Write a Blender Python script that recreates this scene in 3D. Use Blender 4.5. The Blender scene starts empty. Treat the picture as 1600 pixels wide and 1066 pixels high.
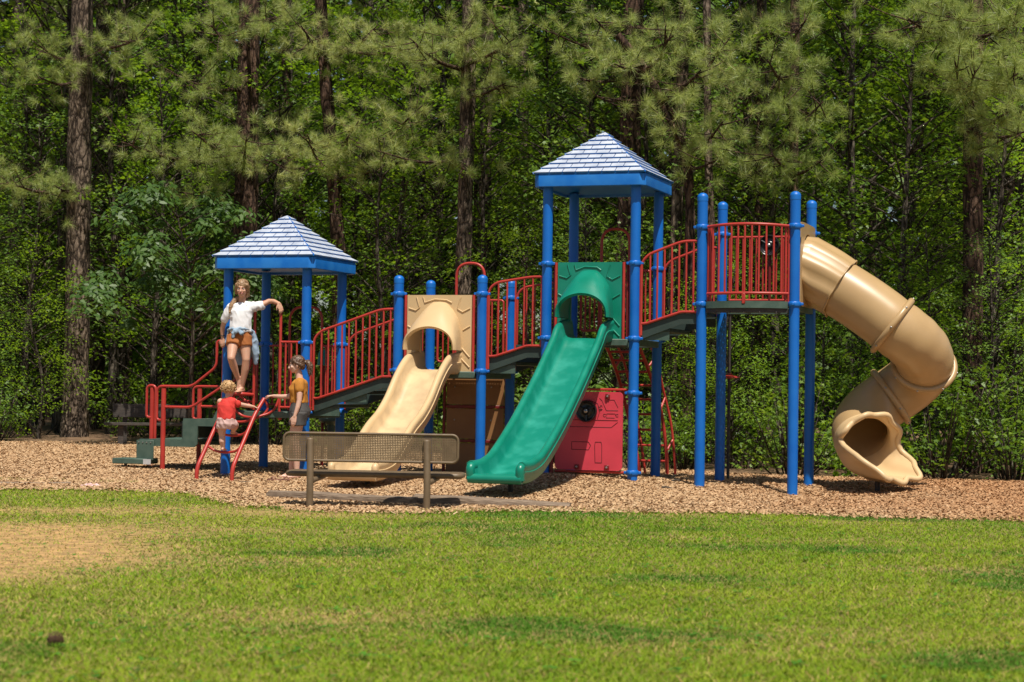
import bpy, math, random
import numpy as np
from mathutils import Vector, Matrix

# ------------------------------------------------------------------ scene, camera, sky, sun
S = bpy.context.scene
C = S.collection
R = math.radians
rng = np.random.default_rng(7)
random.seed(7)

CAM_H, PITCH, ROLL = 1.2075, 0.022563, 0.014567
cd = bpy.data.cameras.new('camera')
cd.sensor_width = 36.0
cd.lens = 67.5
cd.clip_start = 0.1
cd.clip_end = 600
cd.dof.use_dof = True
cd.dof.focus_distance = 24.5
cd.dof.aperture_fstop = 3.8
cam = bpy.data.objects.new('camera', cd)
C.objects.link(cam)
fw = Vector((0, math.cos(PITCH), math.sin(PITCH)))
up0 = Vector((0, -math.sin(PITCH), math.cos(PITCH)))
xr = Vector((1, 0, 0)) * math.cos(ROLL) + up0 * math.sin(ROLL)
yu = Vector((-1, 0, 0)) * math.sin(ROLL) + up0 * math.cos(ROLL)
m3 = Matrix((xr, yu, -fw)).transposed()
cam.matrix_world = Matrix.Translation((0, 0, CAM_H)) @ m3.to_4x4()
S.camera = cam

SUN_EL, SUN_AZ = 64.0, 164.0          # azimuth clockwise from +Y: behind the camera, a little to its right
w = bpy.data.worlds.new("World")
S.world = w
w.use_nodes = True
nt = w.node_tree
sky = nt.nodes.new('ShaderNodeTexSky')
sky.sky_type = 'NISHITA'
sky.sun_disc = False
sky.sun_elevation = R(SUN_EL)
sky.sun_rotation = R(SUN_AZ)
bg = nt.nodes['Background']
bg.inputs['Strength'].default_value = 0.062
nt.links.new(sky.outputs[0], bg.inputs['Color'])
sl = bpy.data.lights.new('sun', 'SUN')
sl.energy = 4.85
sl.angle = R(0.53)
sl.color = (1.0, 0.93, 0.82)
sun = bpy.data.objects.new('sun', sl)
C.objects.link(sun)
sd = Vector((math.sin(R(SUN_AZ)) * math.cos(R(SUN_EL)), math.cos(R(SUN_AZ)) * math.cos(R(SUN_EL)), math.sin(R(SUN_EL))))
sun.rotation_euler = sd.to_track_quat('Z', 'Y').to_euler()
S.view_settings.view_transform = 'Standard'
S.view_settings.look = 'None'
S.view_settings.exposure = 0.30
S.view_settings.gamma = 1.0
S.view_settings.use_curve_mapping = False
S.cycles.max_bounces = 8
S.cycles.transparent_max_bounces = 8

# ------------------------------------------------------------------ materials
def newmat(name):
    m = bpy.data.materials.new(name)
    m.use_nodes = True
    n = m.node_tree
    return m, n, n.nodes['Principled BSDF']

def noise_mix(n, c1, c2, scale, lo=0.35, hi=0.65, detail=4, vec=None, stretch=None):
    tc = n.nodes.new('ShaderNodeTexCoord')
    src = tc.outputs['Object'] if vec is None else vec
    if stretch:
        mp = n.nodes.new('ShaderNodeMapping')
        mp.inputs['Scale'].default_value = stretch
        n.links.new(src, mp.inputs['Vector'])
        src = mp.outputs[0]
    nz = n.nodes.new('ShaderNodeTexNoise')
    nz.inputs['Scale'].default_value = scale
    nz.inputs['Detail'].default_value = detail
    n.links.new(src, nz.inputs['Vector'])
    cr = n.nodes.new('ShaderNodeValToRGB')
    cr.color_ramp.elements[0].position = lo
    cr.color_ramp.elements[1].position = hi
    cr.color_ramp.elements[0].color = (*c1, 1)
    cr.color_ramp.elements[1].color = (*c2, 1)
    n.links.new(nz.outputs['Fac'], cr.inputs['Fac'])
    return cr.outputs[0], nz.outputs['Fac']

def add_bump(n, p, fac, strength, dist):
    b = n.nodes.new('ShaderNodeBump')
    b.inputs['Strength'].default_value = strength
    b.inputs['Distance'].default_value = dist
    n.links.new(fac, b.inputs['Height'])
    n.links.new(b.outputs[0], p.inputs['Normal'])

def mat(name, c1, c2=None, scale=6, rough=0.5, bump=0, bdist=0.01, lo=0.35, hi=0.65, stretch=None, metal=0, spec=0.5, detail=4, rvar=0.0):
    m, n, p = newmat(name)
    if c2 is None:
        c2 = tuple(x * 0.8 for x in c1)
    col, fac = noise_mix(n, c1, c2, scale, lo, hi, detail, None, stretch)
    n.links.new(col, p.inputs['Base Color'])
    p.inputs['Roughness'].default_value = rough
    p.inputs['Metallic'].default_value = metal
    p.inputs['Specular IOR Level'].default_value = spec
    if rvar:
        mr = n.nodes.new('ShaderNodeMapRange')
        mr.inputs['To Min'].default_value = rough - rvar
        mr.inputs['To Max'].default_value = rough + rvar
        n.links.new(fac, mr.inputs['Value'])
        n.links.new(mr.outputs[0], p.inputs['Roughness'])
    if bump:
        add_bump(n, p, fac, bump, bdist)
    return m

M = {}
M['blue'] = mat('blue_paint', (0.000, 0.112, 0.470), (0.003, 0.140, 0.52), 3, 0.42, rvar=0.08)
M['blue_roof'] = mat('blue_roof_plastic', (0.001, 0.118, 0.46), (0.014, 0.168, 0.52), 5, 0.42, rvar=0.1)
M['shingle'] = mat('weathered_sunlit_shingle', (0.30, 0.345, 0.43), (0.47, 0.51, 0.58), 5, 0.66, rvar=0.12, detail=9, lo=0.28, hi=0.62, spec=0.3)  # pale tops: real chalky weathering, plus sun shine put into the colour
M['red'] = mat('red_paint', (0.45, 0.042, 0.030), (0.37, 0.030, 0.022), 4, 0.38, rvar=0.08)
M['darkred'] = mat('dark_red_paint', (0.20, 0.012, 0.012), (0.15, 0.010, 0.010), 5, 0.45)
M['pinkred'] = mat('red_panel_plastic', (0.66, 0.055, 0.085), (0.56, 0.045, 0.07), 2.5, 0.45, rvar=0.08)
M['panelline'] = mat('engraved_groove', (0.16, 0.012, 0.02), (0.12, 0.01, 0.015), 5, 0.7)
M['beige'] = mat('beige_plastic', (0.62, 0.44, 0.235), (0.55, 0.385, 0.20), 2.2, 0.42, rvar=0.1, bump=0.03, bdist=0.01)
M['beige_in'] = mat('beige_plastic_worn', (0.44, 0.315, 0.18), (0.61, 0.445, 0.25), 5, 0.48, rvar=0.14, detail=9, lo=0.25, hi=0.6)
M['tan'] = mat('tan_tube_plastic', (0.46, 0.310, 0.150), (0.40, 0.262, 0.122), 1.8, 0.33, rvar=0.08)
M['green'] = mat('green_plastic', (0.001, 0.175, 0.110), (0.005, 0.215, 0.145), 3, 0.36, rvar=0.1, detail=6)
M['greenworn'] = mat('green_slide_bed', (0.001, 0.185, 0.125), (0.018, 0.27, 0.20), 5, 0.40, rvar=0.12, detail=8, lo=0.45, hi=0.75)
M['deck'] = mat('green_coated_deck', (0.045, 0.085, 0.065), (0.07, 0.115, 0.09), 9, 0.55)
M['deckdark'] = mat('dark_green_steel', (0.022, 0.040, 0.033), (0.032, 0.052, 0.044), 6, 0.55)
M['brown'] = mat('brown_panel', (0.30, 0.150, 0.055), (0.25, 0.120, 0.045), 4, 0.5)
M['black'] = mat('black_plastic', (0.012, 0.012, 0.013), (0.02, 0.02, 0.02), 5, 0.3)
M['steel'] = mat('bolt_steel', (0.45, 0.44, 0.42), (0.35, 0.34, 0.33), 30, 0.35, metal=0.8)
M['darksteel'] = mat('dark_steel', (0.05, 0.04, 0.035), (0.03, 0.025, 0.022), 12, 0.6)
M['bench'] = mat('brown_coated_bench', (0.160, 0.110, 0.062), (0.125, 0.085, 0.046), 14, 0.5, rvar=0.1)
M['oldwood'] = mat('old_bench_wood', (0.035, 0.028, 0.024), (0.075, 0.06, 0.05), 9, 0.8, bump=0.3, bdist=0.01, stretch=(1, 6, 6), lo=0.3, hi=0.75)
M['timber'] = mat('weathered_timber', (0.13, 0.09, 0.06), (0.27, 0.20, 0.14), 10, 0.85, bump=0.6, bdist=0.02, stretch=(1, 7, 7), lo=0.3, hi=0.7)
M['white_label'] = mat('pale_sticker', (0.5, 0.5, 0.5), (0.42, 0.42, 0.42), 20, 0.6)

def bark_mat(name, dark, mid, light):
    m, n, p = newmat(name)
    tc = n.nodes.new('ShaderNodeTexCoord')
    mp = n.nodes.new('ShaderNodeMapping')
    mp.inputs['Scale'].default_value = (1, 1, 0.33)
    n.links.new(tc.outputs['Object'], mp.inputs['Vector'])
    vo = n.nodes.new('ShaderNodeTexVoronoi')
    vo.inputs['Scale'].default_value = 13
    vo.feature = 'DISTANCE_TO_EDGE'
    nz = n.nodes.new('ShaderNodeTexNoise')
    nz.inputs['Scale'].default_value = 7
    nz.inputs['Detail'].default_value = 8
    n.links.new(mp.outputs[0], nz.inputs['Vector'])
    mx = n.nodes.new('ShaderNodeMix')
    mx.data_type = 'VECTOR'
    mx.inputs['Factor'].default_value = 0.25
    n.links.new(mp.outputs[0], mx.inputs['A'])
    n.links.new(nz.outputs['Color'], mx.inputs['B'])
    n.links.new(mx.outputs['Result'], vo.inputs['Vector'])
    cr = n.nodes.new('ShaderNodeValToRGB')
    e = cr.color_ramp.elements
    e[0].position = 0.02
    e[0].color = (*dark, 1)
    e[1].position = 0.30
    e[1].color = (*light, 1)
    k = e.new(0.12)
    k.color = (*mid, 1)
    n.links.new(vo.outputs['Distance'], cr.inputs['Fac'])
    m2 = n.nodes.new('ShaderNodeMix')
    m2.data_type = 'RGBA'
    m2.blend_type = 'MULTIPLY'
    m2.inputs['Factor'].default_value = 0.7
    n.links.new(cr.outputs[0], m2.inputs['A'])
    n2 = n.nodes.new('ShaderNodeTexNoise')
    n2.inputs['Scale'].default_value = 22
    n2.inputs['Detail'].default_value = 6
    n.links.new(mp.outputs[0], n2.inputs['Vector'])
    c2 = n.nodes.new('ShaderNodeValToRGB')
    c2.color_ramp.elements[0].position = 0.3
    c2.color_ramp.elements[0].color = (0.4, 0.38, 0.36, 1)
    c2.color_ramp.elements[1].position = 0.7
    c2.color_ramp.elements[1].color = (1.2, 1.15, 1.1, 1)
    n.links.new(n2.outputs['Fac'], c2.inputs['Fac'])
    n.links.new(c2.outputs[0], m2.inputs['B'])
    n.links.new(m2.outputs['Result'], p.inputs['Base Color'])
    p.inputs['Roughness'].default_value = 0.9
    p.inputs['Specular IOR Level'].default_value = 0.2
    add_bump(n, p, vo.outputs['Distance'], 0.9, 0.06)
    return m

M['bark'] = bark_mat('pine_bark', (0.035, 0.026, 0.020), (0.125, 0.093, 0.070), (0.25, 0.195, 0.15))
M['barkred'] = bark_mat('red_pine_bark', (0.025, 0.016, 0.012), (0.085, 0.050, 0.036), (0.165, 0.105, 0.075))
M['barkgrey'] = bark_mat('hardwood_bark', (0.03, 0.025, 0.02), (0.085, 0.07, 0.055), (0.15, 0.13, 0.105))

def leaf_mat(name, c1, c2, c3, trans=0.35, rough=0.45, spec=0.4, hue=0.485):
    m, n, p = newmat(name)
    g = n.nodes.new('ShaderNodeNewGeometry')
    cr = n.nodes.new('ShaderNodeValToRGB')
    e = cr.color_ramp.elements
    e[0].color = (*c1, 1)
    e[1].color = (*c3, 1)
    k = e.new(0.6)
    k.color = (*c2, 1)
    oi = n.nodes.new('ShaderNodeObjectInfo')
    ad = n.nodes.new('ShaderNodeMath')
    ad.operation = 'MULTIPLY_ADD'
    ad.inputs[1].default_value = 0.35
    n.links.new(oi.outputs['Random'], ad.inputs[0])
    mu = n.nodes.new('ShaderNodeMath')
    mu.operation = 'MULTIPLY'
    mu.inputs[1].default_value = 0.65
    n.links.new(g.outputs['Random Per Island'], mu.inputs[0])
    n.links.new(mu.outputs[0], ad.inputs[2])
    n.links.new(ad.outputs[0], cr.inputs['Fac'])
    n.links.new(cr.outputs[0], p.inputs['Base Color'])
    p.inputs['Roughness'].default_value = rough
    p.inputs['Specular IOR Level'].default_value = spec
    tr = n.nodes.new('ShaderNodeBsdfTranslucent')
    hs = n.nodes.new('ShaderNodeHueSaturation')
    hs.inputs['Hue'].default_value = hue
    hs.inputs['Saturation'].default_value = 1.1
    hs.inputs['Value'].default_value = 1.9
    n.links.new(cr.outputs[0], hs.inputs['Color'])
    n.links.new(hs.outputs[0], tr.inputs['Color'])
    mx = n.nodes.new('ShaderNodeMixShader')
    mx.inputs[0].default_value = trans
    n.links.new(p.outputs[0], mx.inputs[1])
    n.links.new(tr.outputs[0], mx.inputs[2])
    n.links.new(mx.outputs[0], n.nodes['Material Output'].inputs['Surface'])
    return m

M['leaf'] = leaf_mat('hardwood_leaf', (0.055, 0.118, 0.016), (0.115, 0.208, 0.026), (0.215, 0.310, 0.044))
M['leafyellow'] = leaf_mat('young_leaf', (0.100, 0.200, 0.024), (0.175, 0.305, 0.036), (0.28, 0.41, 0.06), trans=0.45)
M['leafbig'] = leaf_mat('drooping_leaf', (0.036, 0.085, 0.018), (0.062, 0.130, 0.026), (0.105, 0.180, 0.040), rough=0.45, spec=0.35)
M['needle'] = leaf_mat('pine_needle', (0.175, 0.245, 0.060), (0.320, 0.385, 0.125), (0.56, 0.56, 0.25), trans=0.35, rough=0.4, spec=0.4)

def tint_mat(name, rough=0.85, trans=0.0, spec=0.2):
    m, n, p = newmat(name)
    a = n.nodes.new('ShaderNodeAttribute')
    a.attribute_name = 'tint'
    n.links.new(a.outputs['Color'], p.inputs['Base Color'])
    p.inputs['Roughness'].default_value = rough
    p.inputs['Specular IOR Level'].default_value = spec
    if trans:
        tr = n.nodes.new('ShaderNodeBsdfTranslucent')
        n.links.new(a.outputs['Color'], tr.inputs['Color'])
        mx = n.nodes.new('ShaderNodeMixShader')
        mx.inputs[0].default_value = trans
        n.links.new(p.outputs[0], mx.inputs[1])
        n.links.new(tr.outputs[0], mx.inputs[2])
        n.links.new(mx.outputs[0], n.nodes['Material Output'].inputs['Surface'])
    return m

M['grassblade'] = tint_mat('grass_blade', 0.7, 0.3, 0.12)
M['chip'] = tint_mat('wood_chip', 0.85)

# ------------------------------------------------------------------ mesh helpers
def vnoise(P, seed=0):
    """smooth value noise in 3D, numpy, range -1..1"""
    P = np.asarray(P, float)
    i = np.floor(P).astype(np.int64)
    f = P - i
    f = f * f * (3 - 2 * f)
    def h(ix, iy, iz):
        n = (ix * 374761393 + iy * 668265263 + iz * 2147483647 + seed * 1274126177) & 0xffffffff
        n = ((n ^ (n >> 13)) * 1274126177) & 0xffffffff
        n = n ^ (n >> 16)
        return (n & 0xffff) / 32767.5 - 1
    out = 0
    for dx in (0, 1):
        for dy in (0, 1):
            for dz in (0, 1):
                wgt = (f[..., 0] if dx else 1 - f[..., 0]) * (f[..., 1] if dy else 1 - f[..., 1]) * (f[..., 2] if dz else 1 - f[..., 2])
                out = out + wgt * h(i[..., 0] + dx, i[..., 1] + dy, i[..., 2] + dz)
    return out

def noise2(x, y, s, seed=0):
    x = np.asarray(x, float)
    y = np.asarray(y, float)
    a = 0
    amp = 1.0
    for o in range(3):
        a = a + amp * vnoise(np.stack([x * s, y * s, np.full_like(x, 3.3 * o)], -1), seed + o)
        s *= 2.1
        amp *= 0.5
    return a / 1.75

def link(o, parent=None):
    C.objects.link(o)
    if parent is not None:
        o.parent = parent
    return o

def V3(*a):
    return np.array(a, float)

def unit(v):
    v = np.asarray(v, float)
    return v / (np.linalg.norm(v) + 1e-12)

def fillet(pts, rad, seg=5):
    pts = [np.array(p, float) for p in pts]
    out = [pts[0]]
    for a, b, c in zip(pts, pts[1:], pts[2:]):
        u, v = a - b, c - b
        lu, lv = np.linalg.norm(u), np.linalg.norm(v)
        r = min(rad, lu * 0.49, lv * 0.49)
        p0, p1 = b + u / lu * r, b + v / lv * r
        for t in np.linspace(0, 1, seg + 1):
            out.append((1 - t) ** 2 * p0 + 2 * t * (1 - t) * b + t * t * p1)
    out.append(pts[-1])
    return out

def catmull(pts, n=8):
    P = [np.array(p, float) for p in pts]
    P = [2 * P[0] - P[1]] + P + [2 * P[-1] - P[-2]]
    out = []
    for i in range(1, len(P) - 2):
        for t in np.arange(n) / n:
            a, b, c, d = P[i - 1], P[i], P[i + 1], P[i + 2]
            out.append(0.5 * (2 * b + (c - a) * t + (2 * a - 5 * b + 4 * c - d) * t * t + (3 * b - a - 3 * c + d) * t ** 3))
    out.append(P[-2])
    return out

def frames(pts):
    pts = np.array(pts, float)
    T = np.gradient(pts, axis=0)
    T /= np.linalg.norm(T, axis=1)[:, None] + 1e-12
    a = V3(0, 0, 1) if abs(T[0][2]) < 0.9 else V3(0, 1, 0)
    N = [unit(np.cross(np.cross(T[0], a), T[0]))]
    for i in range(1, len(pts)):
        n = N[-1] - T[i] * np.dot(N[-1], T[i])
        N.append(unit(n))
    N = np.array(N)
    return pts, T, N, np.cross(T, N)

class MB:
    def __init__(s):
        s.v, s.f, s.m = [], [], []
    def add(s, verts, faces, mi=0):
        o = len(s.v)
        s.v.extend([tuple(map(float, p)) for p in verts])
        s.f.extend([tuple(i + o for i in f) for f in faces])
        s.m.extend([mi] * len(faces))
        return s
    def box(s, c, d, rz=0.0, mi=0, bev=0.0):
        x, y, z = d[0] / 2, d[1] / 2, d[2] / 2
        if bev:
            b = bev
            vs = []
            for sx in (-1, 1):
                for sy in (-1, 1):
                    for sz in (-1, 1):
                        vs += [(sx * (x - b), sy * (y - b), sz * z), (sx * (x - b), sy * y, sz * (z - b)), (sx * x, sy * (y - b), sz * (z - b))]
            I = lambda sx, sy, sz, k: ((sx > 0) * 4 + (sy > 0) * 2 + (sz > 0)) * 3 + k
            fs = []
            for q in (-1, 1):
                fs.append([I(-1, -1, q, 0), I(1, -1, q, 0), I(1, 1, q, 0), I(-1, 1, q, 0)][::q])
                fs.append([I(-1, q, -1, 1), I(1, q, -1, 1), I(1, q, 1, 1), I(-1, q, 1, 1)][::-q])
                fs.append([I(q, -1, -1, 2), I(q, 1, -1, 2), I(q, 1, 1, 2), I(q, -1, 1, 2)][::q])
            for a in (-1, 1):
                for b2 in (-1, 1):
                    g = a * b2
                    fs.append([I(-1, a, b2, 0), I(1, a, b2, 0), I(1, a, b2, 1), I(-1, a, b2, 1)][::-g])
                    fs.append([I(a, -1, b2, 0), I(a, 1, b2, 0), I(a, 1, b2, 2), I(a, -1, b2, 2)][::g])
                    fs.append([I(a, b2, -1, 1), I(a, b2, 1, 1), I(a, b2, 1, 2), I(a, b2, -1, 2)][::-g])
            for a in (-1, 1):
                for b2 in (-1, 1):
                    for c2 in (-1, 1):
                        fs.append([I(a, b2, c2, 0), I(a, b2, c2, 1), I(a, b2, c2, 2)][::-(a * b2 * c2)])
        else:
            vs = [(-x, -y, -z), (x, -y, -z), (x, y, -z), (-x, y, -z), (-x, -y, z), (x, -y, z), (x, y, z), (-x, y, z)]
            fs = [(0, 3, 2, 1), (4, 5, 6, 7), (0, 1, 5, 4), (1, 2, 6, 5), (2, 3, 7, 6), (3, 0, 4, 7)]
        cs, sn = math.cos(rz), math.sin(rz)
        vs = [(c[0] + p[0] * cs - p[1] * sn, c[1] + p[0] * sn + p[1] * cs, c[2] + p[2]) for p in vs]
        return s.add(vs, fs, mi)
    def tube(s, pts, r, n=10, mi=0, caps=True, rv=None, closed=False):
        P, T, N, B = frames(pts)
        k = len(P)
        rr = np.full(k, r) if rv is None else np.array(rv, float)
        a = np.arange(n) / n * 2 * math.pi
        vs = (P[:, None, :] + rr[:, None, None] * (np.cos(a)[None, :, None] * N[:, None, :] + np.sin(a)[None, :, None] * B[:, None, :])).reshape(-1, 3)
        fs = []
        for i in range(k if closed else k - 1):
            i2 = (i + 1) % k
            for j in range(n):
                j2 = (j + 1) % n
                fs.append((i * n + j, i * n + j2, i2 * n + j2, i2 * n + j))
        if caps and not closed:
            fs.append(tuple(range(n - 1, -1, -1)))
            fs.append(tuple((k - 1) * n + j for j in range(n)))
        return s.add(vs, fs, mi)
    def lathe(s, prof, c=(0, 0, 0), n=20, mi=0):
        vs, fs = [], []
        for r, z in prof:
            for j in range(n):
                a = j / n * 2 * math.pi
                vs.append((c[0] + r * math.cos(a), c[1] + r * math.sin(a), c[2] + z))
        for i in range(len(prof) - 1):
            for j in range(n):
                j2 = (j + 1) % n
                fs.append((i * n + j, i * n + j2, (i + 1) * n + j2, (i + 1) * n + j))
        return s.add(vs, fs, mi)
    def extrude(s, poly, d, mi=0, axis='y', off=0.0):
        """poly: 2D points (a, b); extruded by d along axis from off"""
        n = len(poly)
        if axis == 'y':
            q = [(a, off, b) for a, b in poly] + [(a, off + d, b) for a, b in poly]
        elif axis == 'z':
            q = [(a, b, off) for a, b in poly] + [(a, b, off + d) for a, b in poly]
        else:
            q = [(off, a, b) for a, b in poly] + [(off + d, a, b) for a, b in poly]
        fs = [tuple(range(n)), tuple(range(2 * n - 1, n - 1, -1))] + [((i + 1) % n, i, n + i, n + (i + 1) % n) for i in range(n)]
        return s.add(q, fs, mi)
    def grid(s, G, mi=0, wrap=False):
        """G array [rows][cols][3]"""
        G = np.asarray(G, float)
        a, b = G.shape[:2]
        fs = []
        for i in range(a - 1):
            for j in range(b if wrap else b - 1):
                j2 = (j + 1) % b
                fs.append((i * b + j, i * b + j2, (i + 1) * b + j2, (i + 1) * b + j))
        return s.add(G.reshape(-1, 3), fs, mi)
    def mesh(s, name, mats, ang=38):
        me = bpy.data.meshes.new(name)
        me.from_pydata(s.v, [], s.f)
        for m in (mats if isinstance(mats, (list, tuple)) else [mats]):
            me.materials.append(m)
        if max(s.m, default=0) > 0:
            me.polygons.foreach_set('material_index', s.m)
        fix_normals(me)
        smooth(me, ang)
        return me
    def build(s, name, mats, parent=None, ang=38, label=None):
        o = bpy.data.objects.new(name, s.mesh(name, mats, ang))
        if label:
            o['label'] = label
        return link(o, parent)

def fix_normals(me):
    import bmesh
    b = bmesh.new()
    b.from_mesh(me)
    bmesh.ops.recalc_face_normals(b, faces=b.faces)
    b.to_mesh(me)
    b.free()

def smooth(me, ang=38):
    me.polygons.foreach_set('use_smooth', [True] * len(me.polygons))
    if ang < 180:
        me.set_sharp_from_angle(angle=R(ang))
    me.update()

def np_mesh(name, verts, nper, mats, tint=None, smooth_on=False):
    """verts (N, nper, 3): N separate polygons of nper corners"""
    N = len(verts)
    me = bpy.data.meshes.new(name)
    me.vertices.add(N * nper)
    me.vertices.foreach_set('co', np.ascontiguousarray(verts, np.float32).ravel())
    me.loops.add(N * nper)
    me.loops.foreach_set('vertex_index', np.arange(N * nper, dtype=np.int32))
    me.polygons.add(N)
    me.polygons.foreach_set('loop_start', np.arange(N, dtype=np.int32) * nper)
    for m in (mats if isinstance(mats, (list, tuple)) else [mats]):
        me.materials.append(m)
    if tint is not None:
        at = me.attributes.new('tint', 'FLOAT_COLOR', 'POINT')
        t = np.ones((N, nper, 4), np.float32)
        t[..., :3] = tint[:, None, :] if tint.ndim == 2 else tint
        at.data.foreach_set('color', t.ravel())
    me.update(calc_edges=True)
    me.validate()
    return me

def obj(name, me, parent=None, loc=None, label=None):
    o = bpy.data.objects.new(name, me)
    if loc is not None:
        o.location = loc
    if label:
        o['label'] = label
    return link(o, parent)

def thing(name, label, cat, loc=(0, 0, 0), rz=0.0, group=None):
    o = bpy.data.objects.new(name, None)
    o.empty_display_size = 0.3
    o.location = loc
    o.rotation_euler = (0, 0, rz)
    o['label'] = label
    o['category'] = cat
    if group:
        o['group'] = group
    return link(o)

def tag(o, label=None, cat=None, group=None, kind=None):
    for k, v in (('label', label), ('category', cat), ('group', group), ('kind', kind)):
        if v:
            o[k] = v
    return o

# the place on the picture plane -> metres, for laying out the wood behind
def at(px, py, Y):
    a, c = px - 800, py - 533
    u = a * math.cos(ROLL) + c * math.sin(ROLL)
    v = -a * math.sin(ROLL) + c * math.cos(ROLL)
    d = (u / 3000, math.cos(PITCH) + v / 3000 * math.sin(PITCH), math.sin(PITCH) - v / 3000 * math.cos(PITCH))
    t = Y / d[1]
    return V3(d[0] * t, Y, CAM_H + d[2] * t)

TH = 0.3246835
OX, OY = -3.8097, 25.7121
def l2w(x, y, z=0.0):
    return V3(OX + x * math.cos(TH) + y * math.sin(TH), OY - x * math.sin(TH) + y * math.cos(TH), z)

# ------------------------------------------------------------------ ground
def gz(x, y):
    """height of the mulch and lawn, metres"""
    x = np.asarray(x, float)
    y = np.asarray(y, float)
    z = np.zeros_like(x)
    for lx, ly, a, s in ((0.3, -1.1, -0.10, 1.0), (1.2, -1.3, -0.03, 0.8), (4.4, -0.1, 0.07, 0.7), (7.7, -0.2, -0.09, 0.8), (9.0, -0.9, -0.04, 0.8), (5.0, 0.9, 0.03, 0.7), (3.0, -3.0, -0.05, 0.4), (5.0, -3.8, -0.05, 0.42), (3.0, -3.7, 0.02, 0.35), (9.5, -0.5, -0.03, 0.35)):
        p = l2w(lx, ly)
        z = z + a * np.exp(-((x - p[0]) ** 2 + (y - p[1]) ** 2) / (2 * s * s))
    return z

FX = [-60, -14, -9, -7.2, -6.2, -5.4, -4.4, -3.4, -2.9, -2.57, -1.9, -0.94, 0.02, 0.64, 2.5, 3.67, 4.86, 8, 14, 60]
FY = [22, 21.6, 21.2, 20.9, 20.8, 20.63, 20.7, 20.5, 19.3, 18.6, 18.1, 18.05, 18.4, 18.52, 18.57, 18.3, 18.2, 18.0, 17.6, 17]
BX = [-60, -14, -9.4, -7.5, -5.6, -2.8, -0.5, 0.8, 2.4, 2.9, 4.3, 6.7, 10, 16, 60]
BY = [35, 35, 35.6, 36.6, 36.0, 35.0, 31.5, 28.6, 27.6, 26.9, 26.1, 25.7, 25.2, 24.6, 23]
front = lambda x: np.interp(x, FX, FY) + 0.22 * noise2(x, np.zeros_like(np.asarray(x, float)), 0.9, 5) + 0.10 * noise2(x, np.zeros_like(np.asarray(x, float)), 4.0, 6)
back = lambda x: np.interp(x, BX, BY) + 0.25 * noise2(x, np.zeros_like(np.asarray(x, float)), 0.7, 9)

xs = np.concatenate([[-220, -120, -60, -30, -20], np.arange(-14, 14.01, 0.25), [20, 30, 60, 120, 220]])
ys = np.concatenate([[-120, -40, -10, 0], np.arange(3, 40.01, 0.25), [45, 60, 90, 150, 300]])
GX, GY = np.meshgrid(xs, ys)
floor_h = gz(GX, GY) - 0.012
# the wood floor lies a touch higher and is uneven
wood = np.clip((GY - np.interp(GX, BX, BY)) / 1.2, 0, 1)
floor_h = floor_h + wood * (0.05 + 0.05 * noise2(GX, GY, 0.5, 11))
floor_h = np.where(np.abs(GX) > 15, 0.0 * GX - 0.012, floor_h)
b = MB().grid(np.stack([GX, GY, floor_h], -1))
m, n, p = newmat('woodland_floor')
col, fac = noise_mix(n, (0.115, 0.062, 0.032), (0.20, 0.125, 0.068), 2.2, 0.3, 0.7, 8)
n.links.new(col, p.inputs['Base Color'])
p.inputs['Roughness'].default_value = 0.95
add_bump(n, p, fac, 0.6, 0.05)
tag(b.build('ground', m, None, 180), 'brown leaf litter and earth under the trees and far beyond', None, None, 'structure')

def strip(name, xs, lo, hi, n, dz, m, label):
    rows = []
    for t in np.linspace(0, 1, n):
        yy = lo(xs) * (1 - t) + hi(xs) * t
        rows.append(np.stack([xs, yy, gz(xs, yy) + dz], -1))
    return tag(MB().grid(np.array(rows)).build(name, m, None, 180), label, None, None, 'structure')

m, n, p = newmat('thatch_soil')
ta = n.nodes.new('ShaderNodeAttribute')
ta.attribute_name = 'tint'
col, fac = noise_mix(n, (0.45, 0.45, 0.45), (1.15, 1.1, 1.05), 9.0, 0.30, 0.64, 12)
mx = n.nodes.new('ShaderNodeMix')
mx.data_type = 'RGBA'
mx.blend_type = 'MULTIPLY'
mx.inputs['Factor'].default_value = 1.0
n.links.new(ta.outputs['Color'], mx.inputs['A'])
n.links.new(col, mx.inputs['B'])
n.links.new(mx.outputs['Result'], p.inputs['Base Color'])
p.inputs['Roughness'].default_value = 0.95
add_bump(n, p, fac, 0.5, 0.03)
sx = np.arange(-24, 24.01, 0.2)
lawn = strip('lawn', sx, lambda x: np.full_like(x, -6.0), lambda x: front(x) + 0.05, 110, 0.0, m, 'mown lawn with bare sandy patches in front of the playground')
m, n, p = newmat('mulch_bed')
col, fac = noise_mix(n, (0.26, 0.155, 0.082), (0.42, 0.275, 0.15), 14, 0.32, 0.68, 8)
n.links.new(col, p.inputs['Base Color'])
p.inputs['Roughness'].default_value = 0.95
add_bump(n, p, fac, 0.8, 0.04)
strip('mulch', sx, front, back, 90, 0.004, m, 'bed of pale wood chip mulch under the play structure')

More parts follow.
